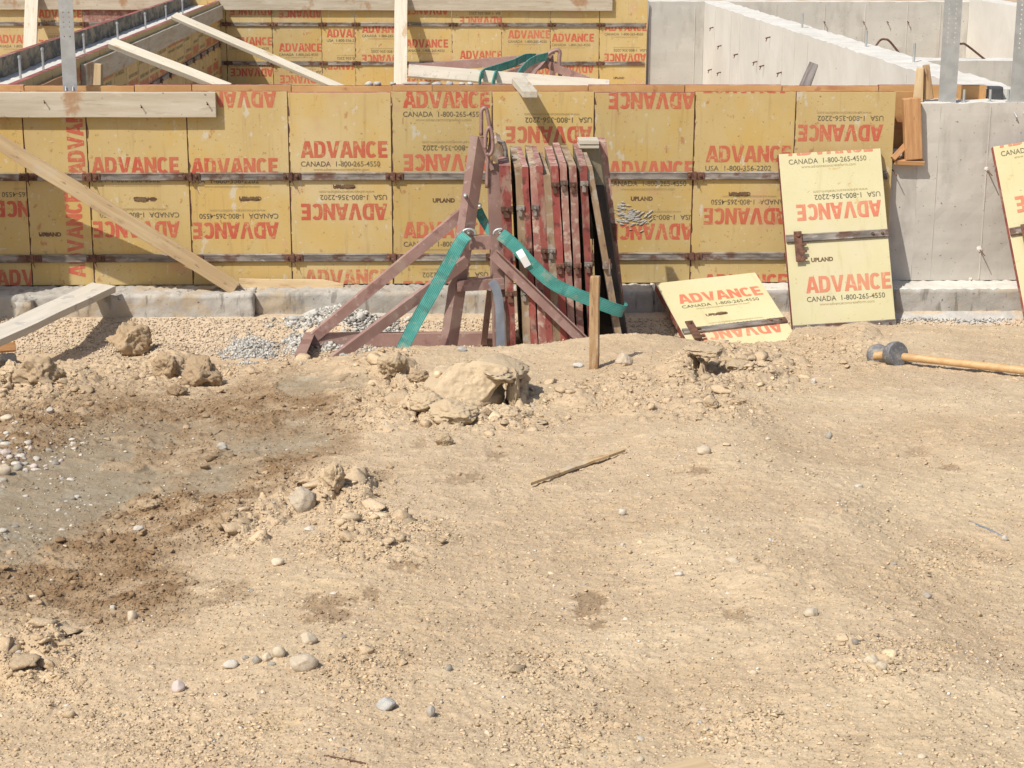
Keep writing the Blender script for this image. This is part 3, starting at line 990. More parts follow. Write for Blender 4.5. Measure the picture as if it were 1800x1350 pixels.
add_box(bm, (a.x, Y2 - .012, a.z), (b.x, Y2 - .002, b.z), 0, .001)
tag(recentre(obj('plywood_patch', bm_mesh('plywood_patch', bm), M['red_worn'])), 'red brown patch board on the back wall behind the perforated strap', 'plywood sheet')
zh = onY(700, 10, Y2).z
bz = onY(700, 18, Y2).z
beam('header_plank', (onY(380, 5, Y2).x, Y2 - .03, bz + .10), (onY(1076, 5, Y2).x, Y2 - .03, bz + .10), .20, .045, M['wood_plank'], (0, -1, 0), 'long weathered plank along the top of the back wall, right of the cross wall', 'plank')
beam('header_plank', (onY(-80, 5, Y2).x, Y2 - .03, bz + .10), (onY(330, 5, Y2).x, Y2 - .03, bz + .10), .20, .045, M['wood_plank'], (0, -1, 0), 'weathered plank along the top of the back wall, behind the cross wall', 'plank', seed=3)
def kicker(px_t, px_b, label, wpx, face=(0, -1, .4)):
    t = onY(px_t, -8, Y2 - .09)
    t.y -= .02
    b = Vector((onY(px_b, 150, 21.5).x, Y2 - 1.9, .0))
    # foot chosen so that the post keeps its picture line
    d0 = rayd(px_b, 160)
    P = CAM + d0 * ((Y2 - .95) / d0.y)
    dirv = (P - t)
    e = t + dirv * 1.9
    return beam('kicker_post', t - dirv * .12, e, wpx, .045, M['wood_pale'], (0, -1, .9), label, 'post')
kicker(705, 704, 'bright cream kicker post leaning against the middle of the back wall', .155)
kicker(57, 50, 'bright cream kicker post leaning against the back wall behind the cross wall', .155)
# inner braces from the cross wall top down to the ground
p = onX(306, 28, XD + .06)
beam('brace', p, onY(600, 156, p.y - 1.2), .085, .04, M['wood_pale'], (0, -.6, 1), 'upper pale brace sloping down from the cross wall', 'brace')
p = onX(196, 76, XD + .06)
beam('brace', p, onY(402, 156, p.y - .6), .085, .05, M['wood_pale'], (0, -.6, 1), 'lower pale brace with brown knots sloping down from the cross wall', 'brace', seed=4)

# ------------------------------------------------------------------ far concrete on the right
XC = onY(1237, 100, Y2).x                  # left face of the long right hand wall
zc = onY(1237, 3, Y2).z
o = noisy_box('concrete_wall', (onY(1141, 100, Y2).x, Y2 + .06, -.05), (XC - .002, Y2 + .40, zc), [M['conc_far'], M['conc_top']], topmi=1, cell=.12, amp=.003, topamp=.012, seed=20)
block_wall = tag(o, 'grey concrete block of the back wall beside the yellow forms', 'wall')
o = noisy_box('concrete_wall', (XC, D + .32, -.05), (XC + .31, Y2 + .42, zc - .012), [M['conc_sunlit'], M['conc_top']], topmi=1, cell=.12, amp=.003, topamp=.014, seed=21)
long_wall = tag(o, 'long sunlit pale concrete wall running back from the front wall', 'wall')
xr = onY(1700, 60, 27.2).x
o = noisy_box('concrete_wall', (XC + .33, 27.2, -.05), (xr, 27.55, onY(1500, 3, 27.2).z), [M['conc_far'], M['conc_top']], topmi=1, cell=.15, amp=.003, topamp=.012, seed=22)
far_wall = tag(o, 'far grey concrete wall with a row of dark tie holes', 'wall')
o = noisy_box('concrete_wall', (xr + .002, 21.0, -.05), (xr + .35, 27.56, onY(1700, 4, 27.2).z + .05), [M['conc_sunlit'], M['conc_top']], topmi=1, cell=.15, amp=.003, topamp=.012, seed=23)
tag(o, 'short sunlit pale wall behind the perforated straps', 'wall')
yl = 20.0
o = noisy_box('concrete_wall', (XC + .33, yl, -.05), (onY(2500, 110, yl).x, yl + .45, onY(1700, 107, yl).z), [M['conc_far'], M['conc_top']], topmi=1, cell=.12, amp=.003, topamp=.012, seed=24)
tag(o, 'low grey concrete wall with a white top behind the perforated straps', 'wall')
# tie marks on the right hand walls
def small_tie(p, d, label, group):
    bm = bmesh.new()
    add_cyl(bm, (0, 0, 0), d, .008, .006, 6)
    add_cyl(bm, (d[0] * .6, d[1] * .6, 0), (d[0] * .9, d[1] * .9, -.045), .006, .004, 6)
    o = obj('form_tie', bm_mesh('form_tie', bm), M['rust'])
    o.location = p
    return tag(o, label, 'form tie', group)
for px, py in ((1254, 48), (1268, 80), (1297, 95), (1331, 108), (1343, 115), (1251, 122), (1267, 127), (1354, 65), (1374, 127)):
    p = onX(px, py, XC - .001)
    small_tie(p, (-.05, -.01, -.012), 'dark broken form tie sticking out of the long sunlit wall', 'broken form ties on the long sunlit wall')
for px, py in ((1448, 38), (1517, 38), (1559, 38), (1595, 38)):
    small_tie(onY(px, py, 27.19), (.012, -.05, -.01), 'dark form tie in the far grey wall', 'form ties in the far grey wall')
def fins(parent, boxes):
    for lo, hi in boxes:
        bm = bmesh.new()
        add_box(bm, lo, hi, 0)
        world_child('joint_ridge', bm_mesh('joint_ridge', bm), M['conc'], parent)
x1, x2 = onY(1733, 300, D + .05).x, onY(1640, 400, D + .05).x
fins(cw, [((x1, D + .0465, .01), (x1 + .005, D + .055, CZ - .02)), ((x2, D + .048, .01), (x2 + .003, D + .055, CZ - .02))])
fins(long_wall, [((XC - .003, y, .01), (XC + .004, y + .010, zc - .06)) for y in (21.9, 20.7, 20.1, 18.9, 17.6, 17.0, 16.4, 15.2, 14.0, 12.9)])
fins(far_wall, [((onY(px, 60, 27.2).x, 27.194, .01), (onY(px, 60, 27.2).x + .014, 27.205, onY(1500, 8, 27.2).z)) for px in (1295, 1362, 1447, 1518, 1592, 1650)])
fins(block_wall, [((onY(1221, 60, Y2).x, Y2 + .054, .01), (onY(1221, 60, Y2).x + .012, Y2 + .065, zc - .06))])
# anchor bolts and loops on the right hand walls
for px, py, X, lab in ((1410, 48, XC + .2, 'anchor rod on the far part of the long sunlit wall'), (1522, 84, XC + .2, 'anchor rod on the middle of the long sunlit wall'), (1606, 110, XC + .2, 'anchor rod on the near part of the long sunlit wall')):
    p = onX(px, py, X)
    p.z = zc - .03
    bm = bmesh.new()
    add_cyl(bm, (0, 0, 0), (0, 0, .15), .010, None, 8)
    o = obj('anchor_bolt', bm_mesh('anchor_bolt', bm), M['galv'])
    o.location = p
    tag(o, lab, 'anchor bolt')
for px, lab in ((1694, 'anchor rod between the two perforated straps, nearer the taped block'), (1740, 'anchor rod beside the right perforated strap'), (1772, 'anchor rod almost touching the right perforated strap')):
    p = onY(px, 178, D + .12)
    p.z = CZ - .02
    bm = bmesh.new()
    add_cyl(bm, (0, 0, 0), (0, 0, .095), .008, None, 8)
    add_cyl(bm, (0, 0, .015), (0, 0, .026), .016, None, 6)
    o = obj('anchor_bolt', bm_mesh('anchor_bolt', bm), M['galv'])
    o.location = p
    tag(o, lab, 'anchor bolt')
def loop(pts, Y, lab):
    bm = bmesh.new()
    add_tube(bm, subdiv_path([onY(a, b, Y) for a, b in pts], 6), .012, .012, 8)
    tag(recentre(obj('rebar_loop', bm_mesh('rebar_loop', bm, True), M['rust'])), lab, 'rebar')
loop([(1533, 92), (1546, 72), (1556, 69), (1566, 75), (1590, 106)], 20.3, 'bent rebar loop rising behind the long sunlit wall')
loop([(1672, 96), (1680, 79), (1690, 77), (1700, 80), (1738, 110)], 20.3, 'bent rebar loop between the perforated straps')

# ------------------------------------------------------------------ perforated straps
def strap(px0, px1, pyb, Y, label, toppy=-60):
    a, b = onY(px0, pyb, Y), onY(px1, pyb, Y)
    wd = b.x - a.x
    hgt = onY(px0, toppy, Y).z - a.z
    root = empty('perforated_strap', Matrix.Translation(a), label, 'metal strap')
    xs = [0, .26, .34, .66, .74, 1]
    xs = [x * wd for x in xs]
    cell = .0285
    nz = int(hgt / cell)
    hole0 = hgt * .42
    bm = bmesh.new()
    for j in range(nz):
        z0 = j * cell
        zs = [z0, z0 + cell * .36, z0 + cell * .64, z0 + cell]
        for i in range(5):
            for q in range(3):
                if i in (1, 3) and q == 1 and z0 > hole0:
                    continue
                vs = [bm.verts.new((x, 0, z)) for x, z in ((xs[i], zs[q]), (xs[i + 1], zs[q]), (xs[i + 1], zs[q + 1]), (xs[i], zs[q + 1]))]
                bm.faces.new(vs)
    bmesh.ops.remove_doubles(bm, verts=bm.verts, dist=1e-5)
    bmesh.ops.solidify(bm, geom=list(bm.faces), thickness=.004)
    obj('strap_plate', bm_mesh('strap_plate', bm), M['galv'], root)
    bm = bmesh.new()
    for x in (.22, .72):
        add_tube(bm, [(x * wd, -.004, .03), (x * wd, -.016, .0), (x * wd + .012, -.040, -.03), (x * wd + .018, -.02, -.05)], .004, None, 6)
    obj('tie_wire', bm_mesh('tie_wire', bm), M['galv'], root)
    return root
strap(111, 136, 161, D + .18, 'tall perforated galvanised strap standing behind the weathered plank')
strap(1649, 1680, 186, D + .10, 'tall perforated galvanised strap on the bare wall, left of a pair', -60)
strap(1774, 1806, 196, D + .07, 'tall perforated galvanised strap at the picture edge, right of a pair', -60)

# ------------------------------------------------------------------ timber on the front wall
pa, pb = onY(-140, 184, D - .025), onY(380, 184, D - .025)
plk = beam('plank', (pa.x, D - .024, pa.z), (pb.x, D - .024, pb.z), .148, .044, M['wood_plank'], (0, -1, 0),
     'weathered plank with a rust stain nailed along the top of the front wall', 'plank', warp=.002)
s0, s1 = onY(912, 142, D + .36), onY(932, 166, D - .30)
beam('wood_stub', s0, s1, .088, .040, M['wood_pale'], (0, -.15, 1), 'short pale wood stub projecting over the front wall', 'board')
b0, b1_ = onY(412, 505, D - .13), onY(-230, 109, D - .497)
beam('brace', b0, b1_, .088, .14, M['wood_tan'], (0, -1, .25), 'long tan diagonal brace leaning on the shaded end of the front wall', 'brace', warp=.004)
pc = onY(-190, 400, 10.22)  # invented off-frame sheet, casts the shade on the wall end
cst = empty('shade_sheet', Matrix.Translation((pc.x - .95, 10.22, -.3)), 'unseen plywood sheet added beyond the picture edge to shade the front wall end', 'plywood sheet')
bm = bmesh.new()
add_box(bm, (0, 0, 0), (.95, .02, 2.35), 0, .002)
obj('sheet', bm_mesh('sheet', bm), M['ply'], cst)
g0, g1 = onY(198, 505, D - .30), onY(-70, 622, 9.25)
beam('board', g0 + Vector((-.05, 0, 0)), g1, .155, .042, M['wood_cement'], (.0, -.28, 1), 'pale cement splashed board bridging from the footing to the dirt', 'board', warp=.003)
f0, f1 = onY(421, 498, D - .06), onY(604, 501, D - .06)
fb = beam('board', f0, f1, .062, .04, M['wood_tan'], (0, -1, .15), 'short tan board lying along the footing beside the brace foot', 'board', warp=.003)
for v in fb.data.vertices:
    if v.co.x > .2:
        v.co.y = min(v.co.y, .031 - (v.co.x - .2) * .2)
# nails in the plank
for px, py, lab in ((76, 175, 'bent nail in the weathered plank, nearer its rust stain'), (246, 183, 'bent nail in the middle of the weathered plank'), (362, 178, 'bent nail near the right end of the weathered plank')):
    p = onY(px, py, D - .046)
    bm = bmesh.new()
    add_cyl(bm, (0, .01, 0), (.012, -.022, -.016), .0028, None, 6)
    add_cyl(bm, (0.011, -.0205, -.0155), (.0128, -.0235, -.0165), .006, None, 8)
    o = obj('nail', bm_mesh('nail', bm), M['rust'])
    o.location = p
    tag(o, lab, 'nail')

# ------------------------------------------------------------------ leaning and lying loose panels
def loose_panel(TL, BLp, L, wd, tilt_u, label, bars, blocks, stamp, latch):
    """TL top left corner, BLp a point down its left edge; L full length"""
    v = (TL - BLp).normalized()
    u = Vector(tilt_u)
    u = (u - v * u.dot(v)).normalized()
    org = TL - v * L
    mw = frame_mw(org, u, v)
    r = panel(mw, wd, L, label, bars, False, blocks, stamp, face='ply_new', edge='red', red='ink_red_pale')
    bm = bmesh.new()
    x, y = latch
    add_box(bm, (x - .02, y - .15, .0215), (x + .028, y + .035, .030), 0, .002)
    for k in range(3):
        add_box(bm, (x + .026, y - .055 - k * .042, .0215), (x + .052, y - .038 - k * .042, .030), 0, .002)
    add_cyl(bm, (x + .004, y + .01, .03), (x + .004, y + .01, .040), .014, .010, 8)
    obj('latch', bm_mesh('latch', bm), M['rust'], r)
    bm = bmesh.new()
    for q in bars:
        for xx in (wd - .04, wd - .10):
            add_cyl(bm, (xx, q, .015), (xx, q, .025), .010, .008, 8)
    obj('bolt', bm_mesh('bolt', bm), M['rust'], r)
    return r
TL = onY(1368, 271, D - .055)
BL = onY(1393, 573, D - .41)
Lv = (TL - BL).length
d1 = TL - BL
def inpl(px, py, TL, BL, u, L):
    v = (TL - BL).normalized()
    uu = (Vector(u) - v * Vector(u).dot(v)).normalized()
    n = uu.cross(v)
    p = onP(px, py, TL, n)
    org = TL - v * L
    return (p - org).dot(uu), (p - org).dot(v)
def loose_from_px(TL, BL, L, wd, u, label, barpx, blockpx, stamppx, latchpx):
    bars = [inpl(a, b, TL, BL, u, L)[1] for a, b in barpx]
    bl = []
    for q in blockpx:
        x, y = inpl(q[0], q[1], TL, BL, u, L)
        bl.append((x, y - (.1 if True else 0), q[2], q[3]))
    st = inpl(stamppx[0], stamppx[1], TL, BL, u, L) + tuple(stamppx[2:]) if stamppx else None
    return loose_panel(TL, BL, L, wd, u, label, bars, bl, st, inpl(latchpx[0], latchpx[1], TL, BL, u, L))
loose_from_px(TL, BL, 1.22, .632, (1, 0, -.022), 'clean pale yellow form panel leaning against the end of the front wall', [(1470, 415), (1480, 574)],
              [(1383, 246, 'C', 0), (1399, 360, 'U', 1), (1415, 487, 'C', 0), (1421, 604, 'U', 1)], (1445, 456), (1400, 418))
TL3 = onY(1745, 258, D - .08)
BL3 = onY(1800, 545, D - .42)
loose_from_px(TL3, BL3, 1.22, .61, (1, .0, .09), 'tilted pale yellow form panel cut off by the picture edge', [(1800, 404)],
              [(1752, 232, 'C', 0), (1783, 346, 'U', 1)], None, (1799, 405))
TL2 = onY(1151, 498, D - .27)
BL2 = onY(1209, 603, D - .27 - .62)
loose_from_px(TL2, BL2, 1.1, .64, (1, -.02, .0), 'pale yellow form panel lying sloped on the ground, half buried in dirt', [(1290, 575)],
              [(1187, 519, 'C', 0), (1220, 584, 'U', 1)], (1260, 552, 1), (1212, 577))

# ------------------------------------------------------------------ stack of panels on edge
def stack():
    YF, YB = 9.93, 10.47
    # (top x0, top x1, bottom x0, bottom x1, top y, edge material, notch y)
    S = [(877, 896, 894, 906, 291, 'red', 368), (905, 917, 921, 933, 296, 'tan_edge', 366), (917, 927, 933, 945, 293, 'red', 0), (931, 942, 948, 962, 294, 'red_worn', 365),
         (942, 953, 962, 973, 292, 'red', 0), (955, 967, 974, 986, 308, 'tan_edge', 0), (967, 980, 987, 999, 292, 'red', 466), (984, 995, 1001, 1012, 290, 'red_worn', 463),
         (1000, 1012, 1016, 1027, 291, 'red_worn', 466), (1019, 1031, 1036, 1046, 291, 'red', 464)]
    lab = ['first of the stacked panels, with a broad bright red edge next to the steel frame', 'stacked panel with a raw tan edge next to the first red one', 'stacked panel with a clean red edge just right of the first tan one',
           'stacked panel with a scuffed pink edge behind the white sling tag', 'stacked panel with a thin red edge right of the tag', 'stacked panel with a shorter raw brown edge in the middle of the stack',
           'stacked panel with a bright red edge and a notch at the sling', 'stacked panel with a cement whitened edge', 'stacked panel with a pinkish worn edge and steel latch', 'last upright stacked panel with a dark red edge beside the gap']
    for i, (a0, a1, b0, b1, ty, mt, ny) in enumerate(S):
        t0, t1 = onY(a0, ty, YF), onY(a1 + .9, ty, YF)
        c0, c1 = onY(b0, 622, YF), onY(b1 + .9, 622, YF)
        back = Vector((-.006 * (i % 3), YB - YF, .045 + .012 * (i % 2)))
        root = empty('wall_form', Matrix.Translation(c0), lab[i], 'form panel', 'form panels stacked on edge beside the steel frame')
        n = 14
        bm = bmesh.new()
        rows = []
        for k in range(n + 1):
            f = k / n
            l, r = c0.lerp(t0, f), c1.lerp(t1, f)
            jw = Vector((mnoise.noise(Vector((i * 3.3, k * .9, 0))), mnoise.noise(Vector((i * 3.3, k * .9, 5))), 0)) * .0035
            bb = back * 1.0
            if k < n:
                bb = Vector((back.x, back.y, back.z * f))
            rows.append([bm.verts.new(p - Vector(c0)) for p in (l + jw, r + jw, r + bb, l + bb)])
        for p, q in zip(rows, rows[1:]):
            for k in range(4):
                f = bm.faces.new((p[k], p[(k + 1) % 4], q[(k + 1) % 4], q[k]))
                f.material_index = (0, 1, 0, 1)[k]
        bm.faces.new(rows[0])
        tp = bm.faces.new(rows[-1])
        tp.material_index = 2
        obj('board', bm_mesh('board', bm), [M[mt], M['ply_grey'], M['red_worn'] if i not in (1, 3, 5, 8) else M['tan_edge']], root)
        wd = (t1 - t0).x
        for ny2 in ([ny, ny + 148] if ny and ny < 400 else [ny, ny - 140] if ny else [440]):
            f = (620 - ny2) / (620 - ty)
            c = c0.lerp(t0, f) - Vector(c0)
            bm = bmesh.new()
            add_box(bm, (c.x - .002, -.010, c.z - .006), (c.x + wd + .002, .02, c.z + .022), 0, .003)
            add_box(bm, (c.x + wd * .2, -.014, c.z - .040), (c.x + wd * .75, .0, c.z - .006), 0, .003)
            add_cyl(bm, (c.x + wd * .5, -.012, c.z + .006), (c.x + wd * .5, -.026, c.z + .006), .009, .006, 8)
            obj('crossbar_end', bm_mesh('crossbar_end', bm), M['steel' if i % 2 else 'rust'], root)
    # the last, steeper leaning panel
    t0, t1, c0, c1 = onY(1030, 292, YF + .02), onY(1041, 292, YF + .02), onY(1084, 605, YF - .02), onY(1096, 605, YF - .02)
    root = empty('wall_form', Matrix.Translation(c0), 'raw tan edged panel leaning away at the end of the stack', 'form panel')
    bk = Vector((.0, .40, .03))
    vs = [v - Vector(c0) for v in (c0, c1, c1 + bk * .98, c0 + bk * .98, t0, t1, t1 + bk, t0 + bk)]
    me = me_from('board', vs, [(0, 3, 2, 1), (4, 5, 6, 7), (0, 1, 5, 4), (1, 2, 6, 5), (2, 3, 7, 6), (3, 0, 4, 7)], False, [0, 0, 0, 1, 0, 1])
    obj('board', me, [M['tan_edge'], M['ply_shade']], root)  # side faces coloured as the deep shade of the gap
    bm = bmesh.new()
    c = c0.lerp(t0, (605 - 466) / 313) - Vector(c0)
    add_box(bm, (c.x - .004, -.012, c.z - .012), (c.x + .046, .02, c.z + .018), 0, .003)
    add_cyl(bm, (c.x + .034, -.02, c.z - .04), (c.x + .032, -.012, c.z + .045), .006, None, 6)
    obj('crossbar_end', bm_mesh('crossbar_end', bm), M['steel'], root)
    # grey stained panel turned partly toward the camera behind it, and a red edged one
    q0, q1, q2, q3 = onY(1019, 262, 10.34), onY(1051, 252, 10.38), onY(1075, 420, 10.37), onY(1036, 420, 10.33)
    root = empty('wall_form', Matrix.Translation(q3), 'dirty grey panel showing its cement stained face behind the stack', 'form panel')
    dp = Vector((.01, .04, .012))
    vs = [v - Vector(q3) for v in (q3, q2, q1, q0, q3 + dp, q2 + dp, q1 + dp, q0 + dp)]
    obj('board', me_from('board', vs, [(0, 1, 2, 3), (7, 6, 5, 4), (0, 4, 5, 1), (1, 5, 6, 2), (2, 6, 7, 3), (3, 7, 4, 0)]), M['ply_grey'], root)
    bm = bmesh.new()
    a, b = q0 - Vector(q3), q1 - Vector(q3)
    for k, (dz, mi) in enumerate(((.012, 0), (.034, 0))):
        o0 = Vector((.0, .03, dz))
        add_box(bm, (a.x - .004, a.y - .02, a.z + dz - .006 + (.0 if k else 0)), (b.x + .002, b.y + .10, a.z + dz + .010 + k * .008), 0, .002)
    obj('top_rail', bm_mesh('top_rail', bm), M['wood_pale'], root)
    r0, r1, r2, r3 = onY(1052, 248, 10.43), onY(1066, 250, 10.43), onY(1098, 540, 10.41), onY(1086, 540, 10.41)
    root = empty('wall_form', Matrix.Translation(r3), 'red edged panel standing farthest back at the end of the stack', 'form panel')
    dp = Vector((.0, .12, .01))
    vs = [v - Vector(r3) for v in (r3, r2, r1, r0, r3 + dp, r2 + dp, r1 + dp, r0 + dp)]
    obj('board', me_from('board', vs, [(0, 1, 2, 3), (7, 6, 5, 4), (0, 4, 5, 1), (1, 5, 6, 2), (2, 6, 7, 3), (3, 7, 4, 0)]), M['red_worn'], root)
    bm = bmesh.new()
    c = r0.lerp(r3, .52) - Vector(r3)
    add_box(bm, (c.x - .004, -.03, c.z - .07), (c.x + .045, .02, c.z + .03), 0, .008)
    obj('crossbar_end', bm_mesh('crossbar_end', bm), M['rust'], root)
    # dark sheet added behind the leaning panel, standing in for the gap's deep shade
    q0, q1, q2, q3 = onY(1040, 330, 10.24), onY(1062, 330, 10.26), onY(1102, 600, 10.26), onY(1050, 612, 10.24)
    root = empty('wall_form', Matrix.Translation(q3), 'dark panel added as deep shade in the gap at the end of the stack', 'form panel')
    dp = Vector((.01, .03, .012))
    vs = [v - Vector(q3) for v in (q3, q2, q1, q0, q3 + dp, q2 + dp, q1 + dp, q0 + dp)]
    obj('board', me_from('board', vs, [(0, 1, 2, 3), (7, 6, 5, 4), (0, 4, 5, 1), (1, 5, 6, 2), (2, 6, 7, 3), (3, 7, 4, 0)]), M['ply_shade'], root)
    # rounded board end with a grey clamp above the first panel
    c = onY(876, 268, 10.2)
    root = empty('board_offcut', Matrix.Translation(c), 'rounded tan board end in a dark grey clamp between the hook and the stack', 'wood offcut')
    bm = bmesh.new()
    add_cyl(bm, (-.012, -.03, 0), (-.012, .30, .02), .060, .060, 8)
    for v in bm.verts:
        v.co.x = v.co.x * .62
    obj('wood_end', bm_mesh('wood_end', bm), M['tan_edge'], root)
    bm = bmesh.new()
    add_tube(bm, [(.0, -.02, .066), (.028, -.035, .06), (.040, -.04, .02), (.042, -.04, -.03), (.020, -.035, -.062), (.0, -.03, -.07)], .011, .02, 8)
    obj('clamp', bm_mesh('clamp', bm), M['wood_grey'], root)
stack()

# ------------------------------------------------------------------ steel lifting frame
def lifting_frame():
    YM = 9.97
    base = onY(830, 618, YM)
    root = empty('lifting_rack', Matrix.Translation(base), 'brown steel A frame with a hook on top standing beside the stacked panels', 'lifting frame')
    def ang(name, p0, p1, d1, d2, l1=.062, l2=.062, th=.008):
        return world_child(name, angle_me(name, p0, p1, d1, d2, l1, l2, th), M['brown_steel'], root)
    # mast legs, corner toward the viewer
    ang('mast_leg', onY(840, 240, YM), onY(784, 622, YM), (-.9, .45, 0), (.9, .45, 0), .046, .066)
    ang('mast_leg', onY(859, 288, YM), onY(870, 622, YM), (.98, .12, 0), (-.15, 1, 0), .068, .065)
    # thin flat between the legs
    world_child('flat_bar', angle_me('flat_bar', onY(842, 242, YM - .012), onY(862, 300, YM - .012), (1, 0, 0), (0, 1, 0), .022, .03, .008), M['brown_steel'], root)
    # cross pieces
    ang('crosspiece', onY(824, 416, YM + .02), onY(864, 415, YM + .02), (0, 0, -1), (0, 1, 0), .075, .06)
    ang('crosspiece', onY(803, 494, YM - .02), onY(886, 490, YM - .02), (0, 0, -1), (0, 1, 0), .060, .10)
    # long stays to the base
    b1p = onY(546, 588, 10.30)
    ang('stay', onY(812, 366, YM + .03), b1p, (.55, 0, -.8), (0, 1, .3), .056, .03)
    ang('stay', onY(818, 452, YM - .04), onY(574, 634, 9.84), (0, .8, .3), (.5, .2, -.8), .03, .058)
    rb0, rb1 = onY(872, 440, YM - .05), onY(1044, 606, 9.84)
    ang('stay', rb0, rb1, (-.6, 0, -.8), (0, 1, 0), .056, .04)
    world_child('stay_flange', angle_me('stay_flange', rb0 + Vector((.004, -.002, .004)), rb1 + Vector((.004, -.002, .004)), (0, -.9, .2), (-.6, 0, -.8), .026, .010, .007), M['brown_steel'], root)
    # base: back rail, front rail, end rail
    zb = -.20
    e0, e1 = onY(534, 588, 10.30), onY(905, 604, 10.30)
    ang('base_rail', e0, Vector((e1.x, 10.30, e0.z)), (0, 0, -1), (0, 1, 0), .075, .06)
    fz = onY(518, 622, 9.80)
    ang('base_rail', Vector((fz.x + .5, 9.80, e0.z - .06)), Vector((e1.x, 9.80, e0.z - .06)), (0, 0, -1), (0, 1, 0), .075, .06)
    ang('base_rail', onY(534, 588, 10.295), Vector((fz.x, 9.80, e0.z)), (0, 0, -1), (1, 0, 0), .075, .06)
    # rear leg
    ang('rear_leg', onY(856, 512, YM + .10), onY(845, 606, 10.28), (1, 0, 0), (0, 1, 0), .035, .035)
    # hook
    bm = bmesh.new()
    add_tube(bm, subdiv_path([onY(*q, YM) for q in ((846, 238), (846, 205), (846, 196), (850, 190), (855, 192), (859, 210), (863, 240), (861, 262), (857, 290), (856, 330))], 5), .011, .020, 8)
    world_child('hook', bm_mesh('hook', bm, True), M['brown_steel'], root)
    bm = bmesh.new()
    add_tube(bm, subdiv_path([onY(*q, YM - .035) for q in ((853, 262), (854, 236), (860, 224), (865, 236), (866, 262), (861, 272), (855, 270))], 5), .010, .016, 8)
    world_child('shackle', bm_mesh('shackle', bm, True), M['brown_steel'], root)
    bm = bmesh.new()
    for px, py, Y in ((818, 344, YM - .002), (824, 409, YM - .01), (879, 409, YM - .01), (843, 362, YM + .04)):
        p = onY(px, py, Y)
        add_cyl(bm, p + Vector((0, .02, 0)), p + Vector((0, -.02, 0)), .013, .009, 10)
        if py > 400:
            add_tube(bm, [p + Vector((.036 * math.cos(a) * 1.0, -.022, .024 * math.sin(a))) for a in [k * math.pi / 8 for k in range(-1, 10)]], .007, None, 6)
    world_child('bolt', bm_mesh('bolt', bm, True), M['galv'], root)
lifting_frame()
YS = 9.86
def sling(name, pts, wd, label, mat='teal', wid=.070, parent=None):
    me = ribbon_me(name, subdiv_path(pts, 8), wd, wid, .006)
    o = obj(name, me, M[mat])
    return tag(recentre(o), label, 'lifting sling')
sa = sling('lifting_sling', [onY(821, 413, YS), onY(806, 432, YS - .01), onY(760, 515, YS - .03), onY(729, 570, YS - .04), onY(706, 616, YS - .06)], (1, 0, .45), 'teal webbing sling hanging down to the left of the steel frame')
sb = sling('lifting_sling', [onY(880, 411, YS - .01), onY(905, 432, YS - .03), onY(935, 465, YS - .04), onY(975, 500, YS - .04), onY(1040, 528, YS - .02), onY(1088, 546, YS + .02), onY(1098, 545, YS + .06), onY(1094, 540, YS + .16)], (.5, 0, 1), 'teal webbing sling with a white tag slung across the stacked panels')
me = ribbon_me('tag', [onY(912, 440, YS - .055), onY(919, 452, YS - .062), onY(928, 468, YS - .056)], (.9, 0, .5), .040, .002)
tg = obj('tag', me, M['tag'])
tg.parent = sb
tg.matrix_local = Matrix.Translation(-sb.location)
sling('lifting_sling', [onY(840, 368, 10.06), onY(850, 388, 10.06), onY(866, 412, 10.04)], (.8, 0, .5), 'short teal sling end behind the mast of the steel frame', wid=.05)
me = ribbon_me('hanging_strap', subdiv_path([onY(864, 494, YM_ := 9.90), onY(871, 505, YM_), onY(877, 530, YM_), onY(879, 560, YM_), onY(880, 620, YM_)], 6), (1, 0, 0), .048, .006)
tag(recentre(obj('hanging_strap', me, M['bluegrey'])), 'blue grey strap hanging from the lower crosspiece of the steel frame', 'strap')

